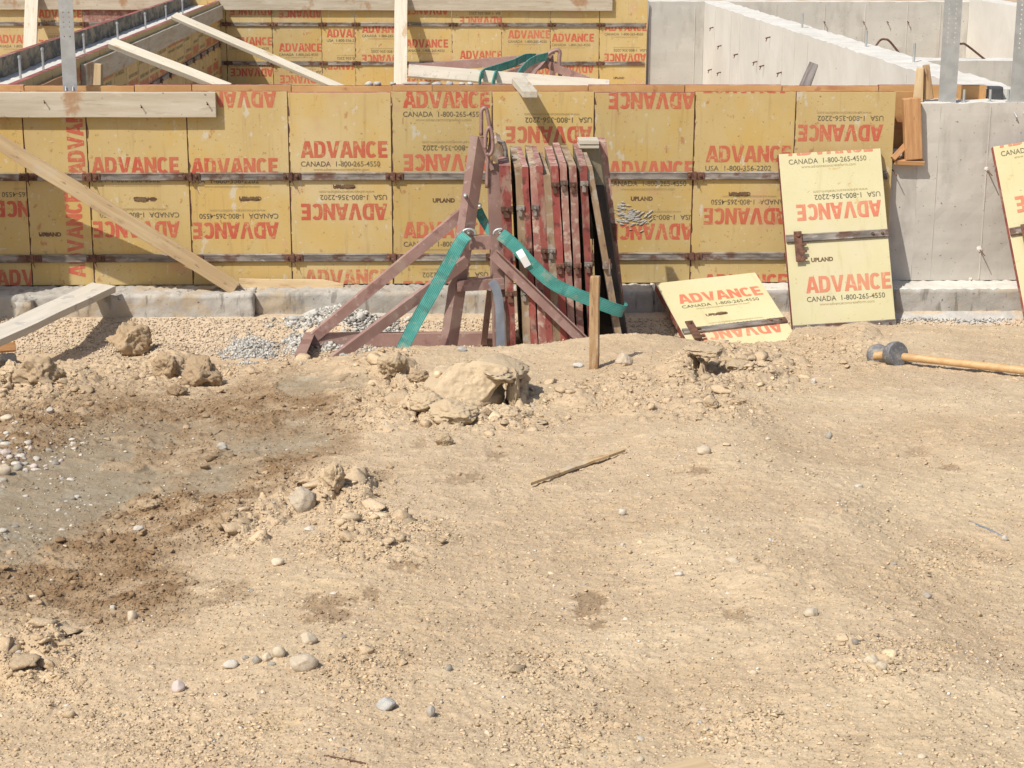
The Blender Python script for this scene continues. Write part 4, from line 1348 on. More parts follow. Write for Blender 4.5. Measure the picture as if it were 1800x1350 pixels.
# lying frame behind the front wall
def rear_frame():
    Yr = 19.6
    root = empty('lifting_rack', Matrix.Translation(onY(960, 150, Yr)), 'brown steel lifting frame lying behind the front wall', 'lifting frame')
    def ang(name, a, b, Ya, Yb, l=.12, dn=(0, 0, -1)):
        return world_child(name, angle_me(name, onY(*a, Ya), onY(*b, Yb), dn, (0, 1, 0), l, .09, .012), M['brown_steel'], root)
    ang('mast_leg', (722, 114), (972, 94), Yr + .5, Yr, .09)
    ang('mast_leg', (846, 142), (965, 100), Yr - .3, Yr, .10)
    ang('stay', (962, 103), (920, 158), Yr, Yr - .9, .09, (-.9, 0, -.5))
    ang('stay', (955, 103), (1068, 150), Yr, Yr - .4, .085)
    ang('rear_leg', (966, 108), (968, 165), Yr + .4, Yr + .4, .06, (1, 0, 0))
    bm = bmesh.new()
    add_tube(bm, subdiv_path([onY(*q, Yr - .05) for q in ((955, 101), (970, 91), (980, 88), (984, 93), (983, 108), (986, 150))], 5), .022, .03, 8)
    world_child('hook', bm_mesh('hook', bm, True), M['brown_steel'], root)
    beam('timber', onY(718, 125, Yr - 1.2), onY(1070, 152, Yr - 1.2), .12, .09, M['wood_cement'], (0, -1, .3), 'long grey cement splashed timber lying across the brown frame behind the wall', 'timber')
    def rs(pts, lab):
        me = ribbon_me('lifting_sling', subdiv_path(pts, 6), (0, -.35, 1), .085, .012)
        tag(recentre(obj('lifting_sling', me, M['teal'])), lab, 'lifting sling')
    rs([onY(843, 150, Yr - 1.35), onY(846, 132, Yr - 1.32), onY(862, 124, Yr - 1.0), onY(900, 112, Yr - .5), onY(922, 102, Yr - .25), onY(940, 101, Yr - .1)], 'longer teal sling looped over the lying frame behind the wall')
    rs([onY(866, 152, Yr - 1.35), onY(870, 133, Yr - 1.32), onY(874, 131, Yr - 1.2)], 'short teal sling end hanging over the grey timber behind the wall')
    rs([onY(907, 138, Yr - 1.2), onY(922, 118, Yr - .8), onY(938, 106, Yr - .4), onY(962, 99, Yr - .1)], 'shorter teal sling near the apex of the lying frame behind the wall')
rear_frame()

# ------------------------------------------------------------------ terrain
YC = 9.45
CREST = [(-400, 640), (-100, 645), (60, 648), (200, 640), (400, 655), (500, 642), (560, 636), (620, 626), (680, 620), (760, 616), (850, 618), (950, 613), (1000, 605), (1060, 597),
         (1120, 592), (1180, 594), (1230, 603), (1280, 606), (1330, 606), (1390, 602), (1420, 597), (1500, 594), (1600, 593), (1700, 594), (1800, 596), (2200, 598)]
cx_ = np.array([onY(a, b, YC).x for a, b in CREST])
cz_ = np.array([onY(a, b, YC).z for a, b in CREST])
def sstep(x, a, b):
    t = np.clip((x - a) / (b - a), 0, 1)
    return t * t * (3 - 2 * t)
XS0, XS1 = onY(1375, 590, 9.6).x, onY(1440, 590, 9.6).x
def ext(x):
    return .58 * sstep(x, XS0, XS1)
def zbase(x, y):
    zc = np.interp(x, cx_, cz_)
    near = zc + .085 * (YC - np.maximum(y, 1.0))
    e = ext(x)
    g = sstep(y, YC + e, YC + e + .62 - .3 * e)
    gr = np.interp(y, [YC, 10.4, 10.74, 11.5], [-.24, -.225, -.135, -.125])
    gr2 = np.interp(y, [YC, 10.35, 10.6, 10.84, 11.5], [-.28, -.28, -.235, -.130, -.125])
    gr = gr + (gr2 - gr) * sstep(x, XS0 - .1, XS1)
    far = (zc - .115 * np.minimum(y - YC, e)) * (1 - g) + gr * g
    # soften the lip
    z = np.where(y < YC, near, far)
    dip = .03 * np.exp(-((y - YC + .25) / .3) ** 2)
    return z - dip * 0
_perm = np.random.default_rng(5).permutation(4096)
_ang = np.random.default_rng(6).random(4096) * 2 * np.pi
_gx, _gy = np.cos(_ang), np.sin(_ang)
def pnoise(x, y, seed=0):
    xi, yi = np.floor(x).astype(np.int64), np.floor(y).astype(np.int64)
    xf, yf = x - xi, y - yi
    u, v = xf * xf * xf * (xf * (xf * 6 - 15) + 10), yf * yf * yf * (yf * (yf * 6 - 15) + 10)
    def g(ix, iy, dx, dy):
        h = _perm[(_perm[(ix + seed * 131) & 4095] + iy) & 4095]
        return _gx[h] * dx + _gy[h] * dy
    a = g(xi, yi, xf, yf)
    b = g(xi + 1, yi, xf - 1, yf)
    c = g(xi, yi + 1, xf, yf - 1)
    d = g(xi + 1, yi + 1, xf - 1, yf - 1)
    return (a * (1 - u) + b * u) * (1 - v) + (c * (1 - u) + d * u) * v
def polydist(px, py, poly):
    """signed distance in px, negative inside"""
    d = np.full(px.shape, 1e9)
    inside = np.zeros(px.shape, bool)
    n = len(poly)
    for i in range(n):
        ax, ay = poly[i]
        bx, by = poly[(i + 1) % n]
        ex, ey = bx - ax, by - ay
        t = np.clip(((px - ax) * ex + (py - ay) * ey) / (ex * ex + ey * ey), 0, 1)
        d = np.minimum(d, np.hypot(px - ax - t * ex, py - ay - t * ey))
        cond = ((ay > py) != (by > py)) & (px < (bx - ax) * (py - ay) / (by - ay + 1e-12) + ax)
        inside ^= cond
    return np.where(inside, -d, d)
NX, NY = 1900, 1450
FA, FB = .46, .75
ys = 2.75 * (11.02 / 2.75) ** (np.linspace(0, 1, NY))
uu = np.linspace(-1, 1, NX)
Yg = np.repeat(ys[:, None], NX, 1)
Xg = Yg * math.tan(YAW) + uu[None, :] * (FA * Yg + FB)
Zb = zbase(Xg, Yg)
PX, PY, DEP = projnp(Xg, Yg, Zb)
n1 = pnoise(Xg * 1.1, Yg * 1.1, 1)
n2 = pnoise(Xg * 3.3, Yg * 3.3, 2)
n3 = pnoise(Xg * 9, Yg * 9, 3)
n4 = pnoise(Xg * 24, Yg * 24, 4)
n5 = pnoise(Xg * 60, Yg * 60, 5)
n6 = pnoise(Xg * 140, Yg * 140, 6)
wob = n2 * 38 + n3 * 30 + n4 * 16 + n5 * 8
WET = [(-520, 720), (60, 700), (130, 690), (230, 680), (330, 700), (430, 664), (520, 655), (600, 672), (640, 700), (600, 742), (650, 772), (560, 826), (500, 872), (440, 905), (385, 950), (300, 985),
       (360, 1030), (330, 1090), (200, 1120), (60, 1090), (-480, 1080)]
MUD = [(-460, 810), (20, 782), (90, 765), (160, 745), (240, 728), (330, 745), (430, 742), (540, 735), (590, 765), (520, 800), (440, 822), (400, 868), (320, 868), (270, 880), (190, 915), (60, 968), (-420, 1010)]
MUD2 = [(478, 668), (520, 656), (600, 664), (650, 672), (640, 690), (560, 690), (500, 688)]
wet = sstep(-(polydist(PX, PY, WET) + wob), -24, 30) * np.clip(.80 + n2 * .8 + n3 * .75 + n4 * .3, .15, 1)
for (a, b, rx, ry, s) in ((1230, 832, 30, 13, .6), (1040, 1058, 30, 20, .6), (1055, 1102, 24, 14, .6), (1300, 1088, 26, 22, .45), (575, 1075, 55, 35, .55), (700, 998, 40, 12, .5), (652, 1050, 20, 22, .5),
                          (810, 842, 45, 12, .45), (870, 803, 30, 9, .45), (1670, 822, 18, 8, .5), (1620, 790, 30, 14, .3), (740, 780, 20, 10, .4), (400, 1050, 60, 30, .45), (660, 838, 30, 15, .4), (1510, 1300, 30, 12, .2)):
    d = np.hypot((PX - a) / (rx * .72), (PY - b) / (ry * .72)) + wob / 42 + (n4 + n5) * .6
    wet = np.maximum(wet, s * sstep(-d, -1.2, -.85))
mud = np.maximum(sstep(-(polydist(PX, PY, MUD) + wob * .9), -22, 34) * (.72 + .28 * sstep(PY + wob, 740, 800) * sstep(-PX, -560, -380)), .8 * sstep(-(polydist(PX, PY, MUD2) + wob * .4), -10, 10))
for (a, b, rx, ry) in ((320, 800, 110, 28), (300, 920, 30, 10), (330, 765, 40, 10)):   # brown islands inside the mud
    d = np.hypot((PX - a) / rx, (PY - b) / ry) + wob / 30
    mud *= 1 - .9 * sstep(-d, -1.2, -.6)
crumb = np.zeros_like(PX)
for (a, b, rx, ry, s) in ((560, 870, 130, 55, 1), (650, 945, 130, 65, 1), (420, 930, 90, 40, .9), (60, 1170, 130, 80, 1), (660, 715, 130, 55, 1), (850, 720, 160, 55, .8), (1280, 660, 150, 55, .9), (290, 640, 210, 50, .8),
                          (40, 690, 150, 60, 1), (1110, 690, 90, 50, .8), (1420, 620, 160, 40, .5), (1250, 720, 120, 30, .6), (640, 1180, 90, 60, .5), (960, 1180, 140, 50, .4), (1560, 1170, 120, 60, .4), (110, 760, 120, 40, .6),
                          (300, 900, 120, 40, .7), (1300, 1280, 120, 70, .4), (980, 1290, 110, 70, .4), (300, 1290, 200, 80, .35), (1650, 990, 120, 50, .3), (700, 620, 60, 12, .7)):
    d = np.hypot((PX - a) / rx, (PY - b) / ry) + (n2 + n3) * .5
    crumb = np.maximum(crumb, s * sstep(-d, -1.2, -.4))
EX = ext(Xg)
Yr_ = Yg - EX * .8
grav = sstep(Yr_, YC + .1, YC + .4) * .95
grav *= 1 - sstep(PY + wob * .5, 618, 640)
cement = np.zeros_like(PX)
for (a, b, rx, ry) in ((600, 570, 95, 40), (440, 612, 45, 22), (530, 600, 30, 22), (1690, 558, 160, 9), (170, 545, 40, 8)):
    d = np.hypot((PX - a) / rx, (PY - b) / ry) + wob / 40
    cement = np.maximum(cement, sstep(-d, -1.2, -.6))
pale = sstep(n1 * .9 + n2 * .4 + (PX - 900) / 2600 + (PY - 900) / 2200, .0, .6) * .8
pale = np.maximum(pale, .8 * sstep(-np.hypot((PX - 840) / 120, (PY - 690) / 70) - n3, -1.1, -.5))
mud *= np.clip(.97 + n3 * .7 + n4 * .5, .2, 1)
smooth = np.clip(mud * .75, 0, 1)
crumb = np.maximum(crumb, .65 * wet * (1 - mud) * sstep(-PX, -700, -450))
rough = (1 - smooth) * (.38 + 1.0 * crumb)
Z = Zb + n1 * .020 + n2 * .012 * (1 - .5 * smooth)
gq = sstep(Yr_, YC + .1, YC + .5)
rough = rough * (1 - .8 * gq)
Z -= (n1 * .020 + n2 * .008) * gq
Z += np.abs(n3) * .012 * rough + n3 * .006 * (1 - smooth) * (1 - gq)
lump = np.maximum(0, pnoise(Xg * 15, Yg * 15, 7) + .02)
Z += lump * .038 * crumb * (1 - smooth) * (1 - gq)
Z += np.maximum(0, n4) * .012 * rough + n4 * .003 * (1 - smooth)
n7 = pnoise(Xg * 300, Yg * 300, 8)
Z += np.maximum(0, n5 + .05) * .008 * rough + np.maximum(0, n6) * .0065 * (rough + .3) + np.maximum(0, n7) * .0034 * (rough + .4) + .0012 * n5
Z -= wet * .004 + mud * .012
# individual clods, ridges and hollows pressed into the surface: (px, py, rx, ry px, height m, power)
FE = [(800, 690, 40, 30, .045, .8), (790, 724, 60, 26, .045, 1), (745, 690, 55, 30, .045, 1), (690, 648, 40, 20, .06, 1), (640, 650, 60, 18, .03, 1), (875, 740, 50, 22, .03, 1), (690, 740, 40, 20, .03, 1),
      (912, 690, 14, 34, .06, .7), (1330, 655, 60, 22, .04, 1), (1200, 650, 40, 26, .045, 1), (1270, 628, 55, 14, .045, 1), (1380, 640, 40, 14, .02, 1), (1510, 590, 36, 22, .035, 1),
      (620, 860, 40, 26, .045, .8), (570, 860, 26, 30, .04, .8), (420, 918, 40, 24, .035, .8), (480, 905, 30, 20, .03, .8), (300, 635, 40, 26, .04, 1), (110, 665, 60, 22, .03, 1), (250, 885, 34, 16, .025, 1), (330, 890, 26, 12, .02, 1),
      (70, 1135, 34, 28, .035, .9), (30, 1180, 40, 30, .02, 1), (220, 920, 60, 10, .012, 1), (1340, 1010, 90, 50, .018, 1.2), (1480, 900, 80, 40, .018, 1.2), (1200, 960, 80, 30, .012, 1.2), (1010, 700, 40, 20, .03, 1), (1110, 720, 40, 16, .02, 1)]
for k, (a, b, rx, ry, h, pw) in enumerate(FE):
    d = np.hypot((PX - a) / rx, (PY - b) / ry)
    msk = d < 1.8
    dd = d[msk] + (n3[msk] * .5 + n4[msk] * .35) * .9
    Z[msk] += h * np.clip(1 - dd ** 2, 0, 1) ** (pw * .55) * (1 + n4[msk] * .5)
HO = [(875, 690, 19, 30, .50), (718, 662, 12, 12, .07), (738, 672, 22, 8, .05), (1252, 656, 42, 9, .05), (1286, 651, 13, 13, .05), (1225, 655, 10, 14, .05), (895, 705, 9, 14, .03),
      (690, 672, 10, 8, .04), (30, 672, 30, 9, .06), (95, 672, 10, 12, .04), (1288, 636, 20, 4, .02), (1224, 628, 3, 14, .03)]
for (a, b, rx, ry, h) in HO:
    d = np.hypot((PX - a) / rx, (PY - b) / ry) + (n4 + n5) * .35
    Z -= h * sstep(-d, -1.10, -.70)
# rubble heap and grout pile by the footing
for (a, b, rx, ry, h) in ((600, 575, 85, 40, .10), (440, 618, 50, 26, .04)):
    d = np.hypot((PX - a) / rx, (PY - b) / ry) + n3 * .4
    Z += h * np.clip(1 - d, 0, 1)
tint = n2 * .07 + n3 * .09 + n4 * .05
def set_attr(me, nm, arr):
    at = me.attributes.new(nm, 'FLOAT', 'POINT')
    at.data.foreach_set('value', np.ascontiguousarray(arr, dtype=np.float32).ravel())
def fast_mesh(name, co, quads):
    me = bpy.data.meshes.new(name)
    k = quads.shape[1]
    me.vertices.add(len(co))
    me.vertices.foreach_set('co', np.ascontiguousarray(co, np.float32).ravel())
    me.loops.add(quads.size)
    me.loops.foreach_set('vertex_index', np.ascontiguousarray(quads, np.int32).ravel())
    me.polygons.add(len(quads))
    me.polygons.foreach_set('loop_start', np.arange(0, quads.size, k, dtype=np.int32))
    me.polygons.foreach_set('loop_total', np.full(len(quads), k, np.int32))
    me.update(calc_edges=True)
    return me
def grid_quads(ny, nx, off=0):
    idx = np.arange(ny * nx).reshape(ny, nx) + off
    return np.stack([idx[:-1, :-1], idx[:-1, 1:], idx[1:, 1:], idx[1:, :-1]], -1).reshape(-1, 4)
# far sheet: same slope, coarse, reaching the horizon; lies a little below the fine sheet
fx = np.concatenate([-np.geomspace(400, 8, 30), np.linspace(-7, 7, 57), np.geomspace(8, 400, 30)])
fy = np.concatenate([-np.geomspace(300, 2, 20), np.linspace(-1, 12, 53), np.geomspace(13, 600, 40)])
FX, FYg = np.meshgrid(fx, fy)
FZ = zbase(np.clip(FX, -6, 6), np.clip(FYg, 0, 12)) - .06
FZ = np.where(FYg > 11.3, -.006, FZ)
# the fine sheet runs out into the coarse one along its margins
edge = sstep(np.abs(np.repeat(uu[None, :], NY, 0)), .90, .985)
edge = np.maximum(edge, sstep(-Yg, -3.05, -2.80))
Z = Z * (1 - edge) + (zbase(np.clip(Xg, -6, 6), Yg) - .075) * edge
co = np.concatenate([np.stack([Xg, Yg, Z], -1).reshape(-1, 3), np.stack([FX, FYg, FZ], -1).reshape(-1, 3)])
qd = np.concatenate([grid_quads(NY, NX), grid_quads(len(fy), len(fx), NX * NY)])
me = fast_mesh('ground', co, qd)
nf = FX.size
for nm, arr in (('wet', wet), ('mud', mud), ('grav', grav), ('cement', cement), ('pale', pale), ('tint', tint)):
    set_attr(me, nm, np.concatenate([arr.ravel(), np.zeros(nf)]))
me.polygons.foreach_set('use_smooth', np.ones(len(me.polygons), bool))
ground = obj('ground', me, M['soil'])
tag(ground, 'bare sandy soil with a wet muddy patch and a gravel trench by the wall', 'ground', kind='structure')

# quick lookup of the finished surface
def zat(x, y):
    j = math.log(max(y, 2.76) / 2.75) / math.log(11.02 / 2.75) * (NY - 1)
    j = min(max(int(round(j)), 0), NY - 1)
    u = (x - ys[j] * math.tan(YAW)) / (FA * ys[j] + FB)
    i = min(max(int(round((u + 1) / 2 * (NX - 1))), 0), NX - 1)
    return float(Z[j, i])
def onG(px, py):
    d = rayd(px, py)
    lo = 2.8
    prev = None
    for k in range(400):
        Y = 2.9 + k * .02
        p = CAM + d * (Y / d.y)
        if p.z < zat(p.x, p.y):
            return p
    return CAM + d * (10.3 / d.y)

# ------------------------------------------------------------------ loose soil crumbs and gravel (uncountable)
def ico(sub):
    bm = bmesh.new()
    bmesh.ops.create_icosphere(bm, subdivisions=sub, radius=1)
    v = np.array([x.co[:] for x in bm.verts])
    f = np.array([[q.index for q in x.verts] for x in bm.faces])
    bm.free()
    return v, f
IC = {1: ico(1), 2: ico(2)}
def scatter(name, n, wmask, smin, smax, sub, label, cat, mat, pw=2.2, flat=.75, sink=.25, attrs=True, tintr=.25, seed=0, tm=.06):
    rng = np.random.default_rng(seed)
    pr = wmask.ravel().astype(np.float64)
    pr /= pr.sum()
    idx = rng.choice(pr.size, n, p=pr)
    x, y, z = Xg.ravel()[idx], Yg.ravel()[idx], Z.ravel()[idx]
    x = x + rng.normal(0, .003, n)
    y = y + rng.normal(0, .003, n)
    s = smin + (smax - smin) * rng.random(n) ** pw
    V, F = IC[sub]
    nv = len(V)
    jit = 1 + rng.normal(0, .20, (n, nv))
    sc = np.stack([s * rng.uniform(.75, 1.35, n), s * rng.uniform(.75, 1.2, n), s * flat * rng.uniform(.7, 1.2, n)], -1)
    V0 = np.repeat(V[None], n, 0) * jit[..., None]
    for q in range(4 if sub == 1 else 8):      # random broken faces
        pn = rng.normal(0, 1, (n, 3))
        pn /= np.linalg.norm(pn, axis=1, keepdims=True)
        ex = np.maximum(0, np.einsum('nvk,nk->nv', V0, pn) - rng.uniform(.30, .68, n)[:, None])
        V0 -= ex[..., None] * pn[:, None, :]
    P = V0 * sc[:, None, :]
    th = rng.random(n) * 2 * np.pi
    c, sn = np.cos(th)[:, None], np.sin(th)[:, None]
    P = np.stack([P[..., 0] * c - P[..., 1] * sn, P[..., 0] * sn + P[..., 1] * c, P[..., 2]], -1)
    P += np.stack([x, y, z + sc[:, 2] * (1 - 2 * sink)], -1)[:, None, :]
    me = fast_mesh(name, P.reshape(-1, 3), (F[None] + (np.arange(n) * nv)[:, None, None]).reshape(-1, 3))
    if attrs:
        for nm, arr in (('wet', wet), ('mud', mud * .6), ('grav', grav * 0), ('cement', cement * .0), ('pale', pale)):
            set_attr(me, nm, np.repeat(arr.ravel()[idx], nv))
        set_attr(me, 'tint', np.repeat(rng.normal(tm, tintr * .5, n), nv))
    else:
        set_attr(me, 'shade', np.repeat(rng.random(n), nv))
    o = obj(name, me, mat)
    return tag(o, label, cat, kind='stuff')
inview = ((PX > -260) & (PX < 2060) & (PY > 560) & (PY < 1450)).astype(float)
dirt = inview * (Yr_ < YC + .3)
nearw = np.clip((Yg - 2.8) / 5.5, .12, 1) ** 1.3
scatter('soil_crumbs', 66000, dirt * (.13 + crumb * 1.2) * (1 - .6 * mud), .0020, .0080, 1, 'small crumbs of dry and damp soil strewn over the ground', 'soil', M['soil'], 2.6, .6, .38, tintr=.34, seed=1)
scatter('dust_flecks', 5200, dirt * (.3 + .4 * crumb) * (1 - .8 * mud), .003, .011, 1, 'flat pale flecks of crushed soil trodden into the ground', 'soil', M['soil'], 2.6, .30, .42, tintr=.16, seed=21, tm=.26)
scatter('fine_crumbs', 70000, dirt * (.5 + .5 * crumb) * (1 - .6 * mud), .0012, .0036, 1, 'fine sandy crumbs covering the soil', 'soil', M['soil'], 1.6, .7, .3, tintr=.4, seed=22, tm=.0)
chunk = np.zeros_like(PX)
for (a, b, rx, ry, sc_) in ((740, 715, 90, 40, 1), (860, 745, 110, 25, .7), (660, 660, 70, 25, .8), (1000, 690, 90, 40, .5), (1290, 650, 130, 40, 1), (1240, 700, 60, 25, .8), (590, 870, 70, 35, .9), (420, 925, 70, 30, .8), (60, 1150, 90, 60, .7),
                           (80, 690, 130, 40, .8), (300, 670, 140, 30, .6), (680, 930, 90, 50, .5), (560, 640, 80, 20, .4)):
    d = np.hypot((PX - a) / rx, (PY - b) / ry) + n3 * .4
    chunk = np.maximum(chunk, sc_ * sstep(-d, -1.1, -.3))
scatter('soil_chunks', 420, dirt * chunk * (1 - mud), .014, .055, 2, 'half buried angular chunks of broken soil crust', 'soil', M['soil'], 2.2, .62, .42, seed=12)
scatter('soil_clods', 3200, dirt * nearw * (.015 + crumb ** 1.5 * 1.5) * (1 - .9 * mud), .007, .024, 2, 'broken thumb sized clods of soil', 'soil', M['soil'], 3.6, .7, .35, seed=2)
def shade_mat(name, cols):
    m, t, p = base_mat(name)
    a = N(t, 'ShaderNodeAttribute', attribute_name='shade')
    r = N(t, 'ShaderNodeValToRGB')
    r.color_ramp.interpolation = 'CONSTANT'
    els = r.color_ramp.elements
    while len(els) < len(cols):
        els.new(.5)
    for k, c in enumerate(cols):
        els[k].position = k / len(cols)
        els[k].color = (*c, 1)
    t.links.new(a.outputs['Fac'], r.inputs[0])
    tc = N(t, 'ShaderNodeTexCoord')
    nz = maprange(t, noise_(t, tc.outputs['Object'], 60, 4, .6), .3, .7, .85, 1.12)
    vm = N(t, 'ShaderNodeVectorMath', operation='SCALE')
    t.links.new(r.outputs[0], vm.inputs[0])
    t.links.new(nz, vm.inputs['Scale'])
    t.links.new(vm.outputs[0], p.inputs['Base Color'])
    p.inputs['Roughness'].default_value = .9
    return m
M['gravel'] = shade_mat('mixed_gravel', [(.53, .41, .28), (.58, .47, .34), (.47, .36, .24), (.61, .52, .41), (.50, .37, .235), (.45, .37, .29), (.55, .43, .29)])
M['chips'] = shade_mat('concrete_chips', [(.42, .40, .36), (.50, .48, .43), (.34, .32, .285), (.56, .535, .48), (.27, .25, .225)])
M['grit'] = shade_mat('pale_grit', [(.60, .56, .50), (.50, .42, .31), (.68, .66, .62), (.42, .40, .37), (.58, .48, .35)])
gz = inview * (Yr_ > YC + .02) * (PY < 640) * (1 - cement * .8)
scatter('trench_gravel', 24000, gz * grav, .003, .0095, 1, 'beige pea gravel in the trench along the footing', 'gravel', M['gravel'], 1.6, .8, .15, False, seed=3)
scatter('rubble_chips', 3200, inview * cement * (np.hypot((PX - 600) / 110, (PY - 570) / 48) < 1.2), .004, .019, 1, 'broken grey concrete chips heaped against the footing', 'rubble', M['chips'], 2.2, .8, .15, False, seed=4)
scatter('grout_chips', 1500, inview * cement * (np.hypot((PX - 600) / 110, (PY - 570) / 48) >= 1.2), .004, .012, 1, 'grey cement grit spilled beside the footing', 'rubble', M['chips'], 2.0, .8, .15, False, seed=5)
scatter('pale_grit', 2600, dirt * (.25 + .9 * mud), .0016, .0055, 1, 'tiny pale stone grit scattered over the soil', 'grit', M['grit'], 2.4, .8, .2, False, seed=6)

# ------------------------------------------------------------------ stones and clods one can point at
def rock_me(name, seed, sub=4, rough=.22, facets=5, fine=.06):
    bm = bmesh.new()
    bmesh.ops.create_icosphere(bm, subdivisions=sub, radius=1)
    rr = random.Random(seed)
    planes = []
    for k in range(facets):
        n = Vector((rr.uniform(-1, 1), rr.uniform(-1, 1), rr.uniform(-.6, 1))).normalized()
        planes.append((n, rr.uniform(.62, .86)))
    off = Vector((seed * 3.7, seed * 1.3, 0))
    for v in bm.verts:
        p = v.co.copy()
        for n, d in planes:
            e = p.dot(n) - d
            if e > 0:
                p -= n * e * .9
        nn = v.co.normalized()
        p += nn * (mnoise.fractal(v.co * 1.3 + off, .8, 2.0, 4) * rough)
        p += nn * (mnoise.fractal(v.co * 6 + off, .7, 2.0, 4) * fine + (mnoise.fractal(v.co * 19 + off, .8, 2.0, 3) * fine * .45 if sub > 4 else 0))
        v.co = p
    return bm_mesh(name, bm, True)
def soil_attr(me, wv, pv, tv):
    n = len(me.vertices)
    for nm, v in (('wet', wv), ('mud', 0), ('grav', 0), ('cement', 0), ('pale', pv), ('tint', tv)):
        set_attr(me, nm, np.full(n, v))
def place_rock(px, py, wpx, hpx, label, mat, seed, name='stone', cat='stone', rough=.16, facets=5, sub=3, fine=.04, rot=0, depth=None, sink=.2, soil=None, tilt=0, rotz=0):
    """centre at pixel (px, py); wpx, hpx apparent size"""
    foot = onG(px, py + hpx * .35)
    dep = (foot - CAM).dot(FW)
    k = dep / FPX
    rx, rz = wpx * k / 2, hpx * k / 2 * 1.02
    ry = (depth * k / 2) if depth else (rx + rz) / 2
    me = rock_me(name, seed, sub, rough, facets if soil else max(facets, 6), fine)
    if soil:
        soil_attr(me, *soil)
    o = obj(name, me, mat)
    o.scale = (rx, ry, rz)
    o.rotation_euler = (0, tilt, rotz)
    z = zat(foot.x, foot.y + ry * .5)
    o.location = (foot.x, foot.y + ry * .4, z + rz * (1 - 2 * sink))
    return tag(o, label, cat)
def slab():
    """tilted plate of dried soil: picture outline on a rising plane, real thickness, overhanging a hollow"""
    out = [(768, 704), (764, 682), (776, 660), (797, 637), (825, 632), (856, 636), (884, 641), (895, 649), (884, 664), (866, 684), (848, 703), (834, 708), (806, 704), (786, 708)]
    y0 = onG(800, 708).y
    zref = onG(800, 712).z
    bm = bmesh.new()
    def pt(px, py, dn):
        f = (708 - py) / 75
        p = onY(px, py, y0 + .02 + f * .09)
        return p + Vector((-.05, .35, -.93)) * dn
    n = len(out)
    rings = []
    cpx, cpy = 826, 668
    for lev in range(5):                        # face rings from the middle out
        f = (lev + 1) / 5
        rings.append([bm.verts.new(pt(cpx + (a - cpx) * f, cpy + (b - cpy) * f, -.012 * (1 - f * f))) for a, b in out])
    mid = bm.verts.new(pt(cpx, cpy, -.012))
    for k in range(n):
        bm.faces.new((mid, rings[0][k], rings[0][(k + 1) % n]))
    for dn, sc in ((.020, 1.0), (.045, .94), (.070, .70)):
        rings.append([bm.verts.new(pt(cpx + (a - cpx) * sc, cpy + (b - cpy) * sc, dn)) for a, b in out])
    for p, q in zip(rings, rings[1:]):
        for k in range(n):
            bm.faces.new((p[k], q[k], q[(k + 1) % n], p[(k + 1) % n]))
    bm.faces.new(list(reversed(rings[-1])))
    bmesh.ops.triangulate(bm, faces=bm.faces)
    bmesh.ops.subdivide_edges(bm, edges=bm.edges, cuts=3, use_grid_fill=True)
    bmesh.ops.recalc_face_normals(bm, faces=bm.faces)
    bm.normal_update()
    for v in bm.verts:
        v.co += v.normal * (mnoise.fractal(v.co * 14, .8, 2, 4) * .010 + mnoise.fractal(v.co * 50, .7, 2, 3) * .004)
    me = bm_mesh('dried_soil_chunk', bm, True)
    soil_attr(me, 0, .9, .04)
    tag(recentre(obj('dried_soil_chunk', me, M['soil'])), 'large slab of dried soil overhanging a dark hollow', 'soil slab')
def roof():  # soil pieces added around the hollow to block the sun from it
    y0 = onG(800, 712).y
    p = onY(872, 647, y0 + .37)
    q = onY(818, 676, y0 + .30)
    me = rock_me('soil_clod', 78, 5, .12, 6, .05)
    soil_attr(me, 0, .8, .03)
    o = obj('soil_clod', me, M['soil'])
    o.scale = (.17, .25, .125)
    o.location = q - Vector((0, 0, .02))
    tag(o, 'thick soil block added behind the large overhanging slab to shade the dark hollow', 'soil clod')
    me = rock_me('dried_soil_chunk', 77, 5, .14, 7, .06)
    soil_attr(me, 0, .8, .03)
    o = obj('dried_soil_chunk', me, M['soil'])
    o.scale = (.15, .31, .045)
    o.rotation_euler = (math.radians(-4), math.radians(4), 0)
    o.location = p
    tag(o, 'smaller crust piece added to bridge the hollow behind the large slab, keeping sun out', 'soil slab')
S = M['soil']
BR = dict(name='soil_clod', cat='soil clod', rough=.25, facets=8, sub=5, fine=.085)
place_rock(228, 602, 74, 66, 'tall crumbly brown soil clod in front of the footing with a shadowed side', S, 1, soil=(.30, 0, .05), sink=.15, **BR)
place_rock(292, 640, 52, 52, 'upright knobbly soil clod in the middle of the row by the gravel', S, 2, soil=(.35, 0, .05), **BR)
place_rock(354, 655, 72, 62, 'big rounded brown clod at the right of the row by the gravel', S, 3, soil=(.40, 0, .0), **BR)
place_rock(66, 655, 84, 62, 'wide dusty clod beside the deep shadow near the picture edge', S, 4, soil=(.12, 0, -.05), **BR)
place_rock(310, 690, 36, 22, 'low damp brown clod below the knobbly one', S, 5, soil=(.7, 0, 0), **BR)
place_rock(20, 652, 44, 34, 'pale rounded clod at the picture edge under the orange board', S, 6, soil=(0, .5, .1), **BR)
slab()
roof()
place_rock(903, 688, 24, 70, 'narrow upright slice of cracked soil right of the dark hollow', S, 8, name='dried_soil_chunk', cat='soil slab', rough=.2, facets=7, sub=5, fine=.08, soil=(0, .6, 0), sink=.15)
place_rock(856, 726, 26, 16, 'small grey clod lodged in the mouth of the hollow', S, 9, soil=(.2, 0, -.1), **BR)
place_rock(800, 728, 90, 44, 'rounded pale clod below the overhanging slab', S, 10, soil=(0, .7, .02), depth=70, **BR)
place_rock(752, 708, 64, 40, 'cracked pale clod left of the overhanging slab', S, 30, soil=(0, .7, .02), depth=60, **BR)
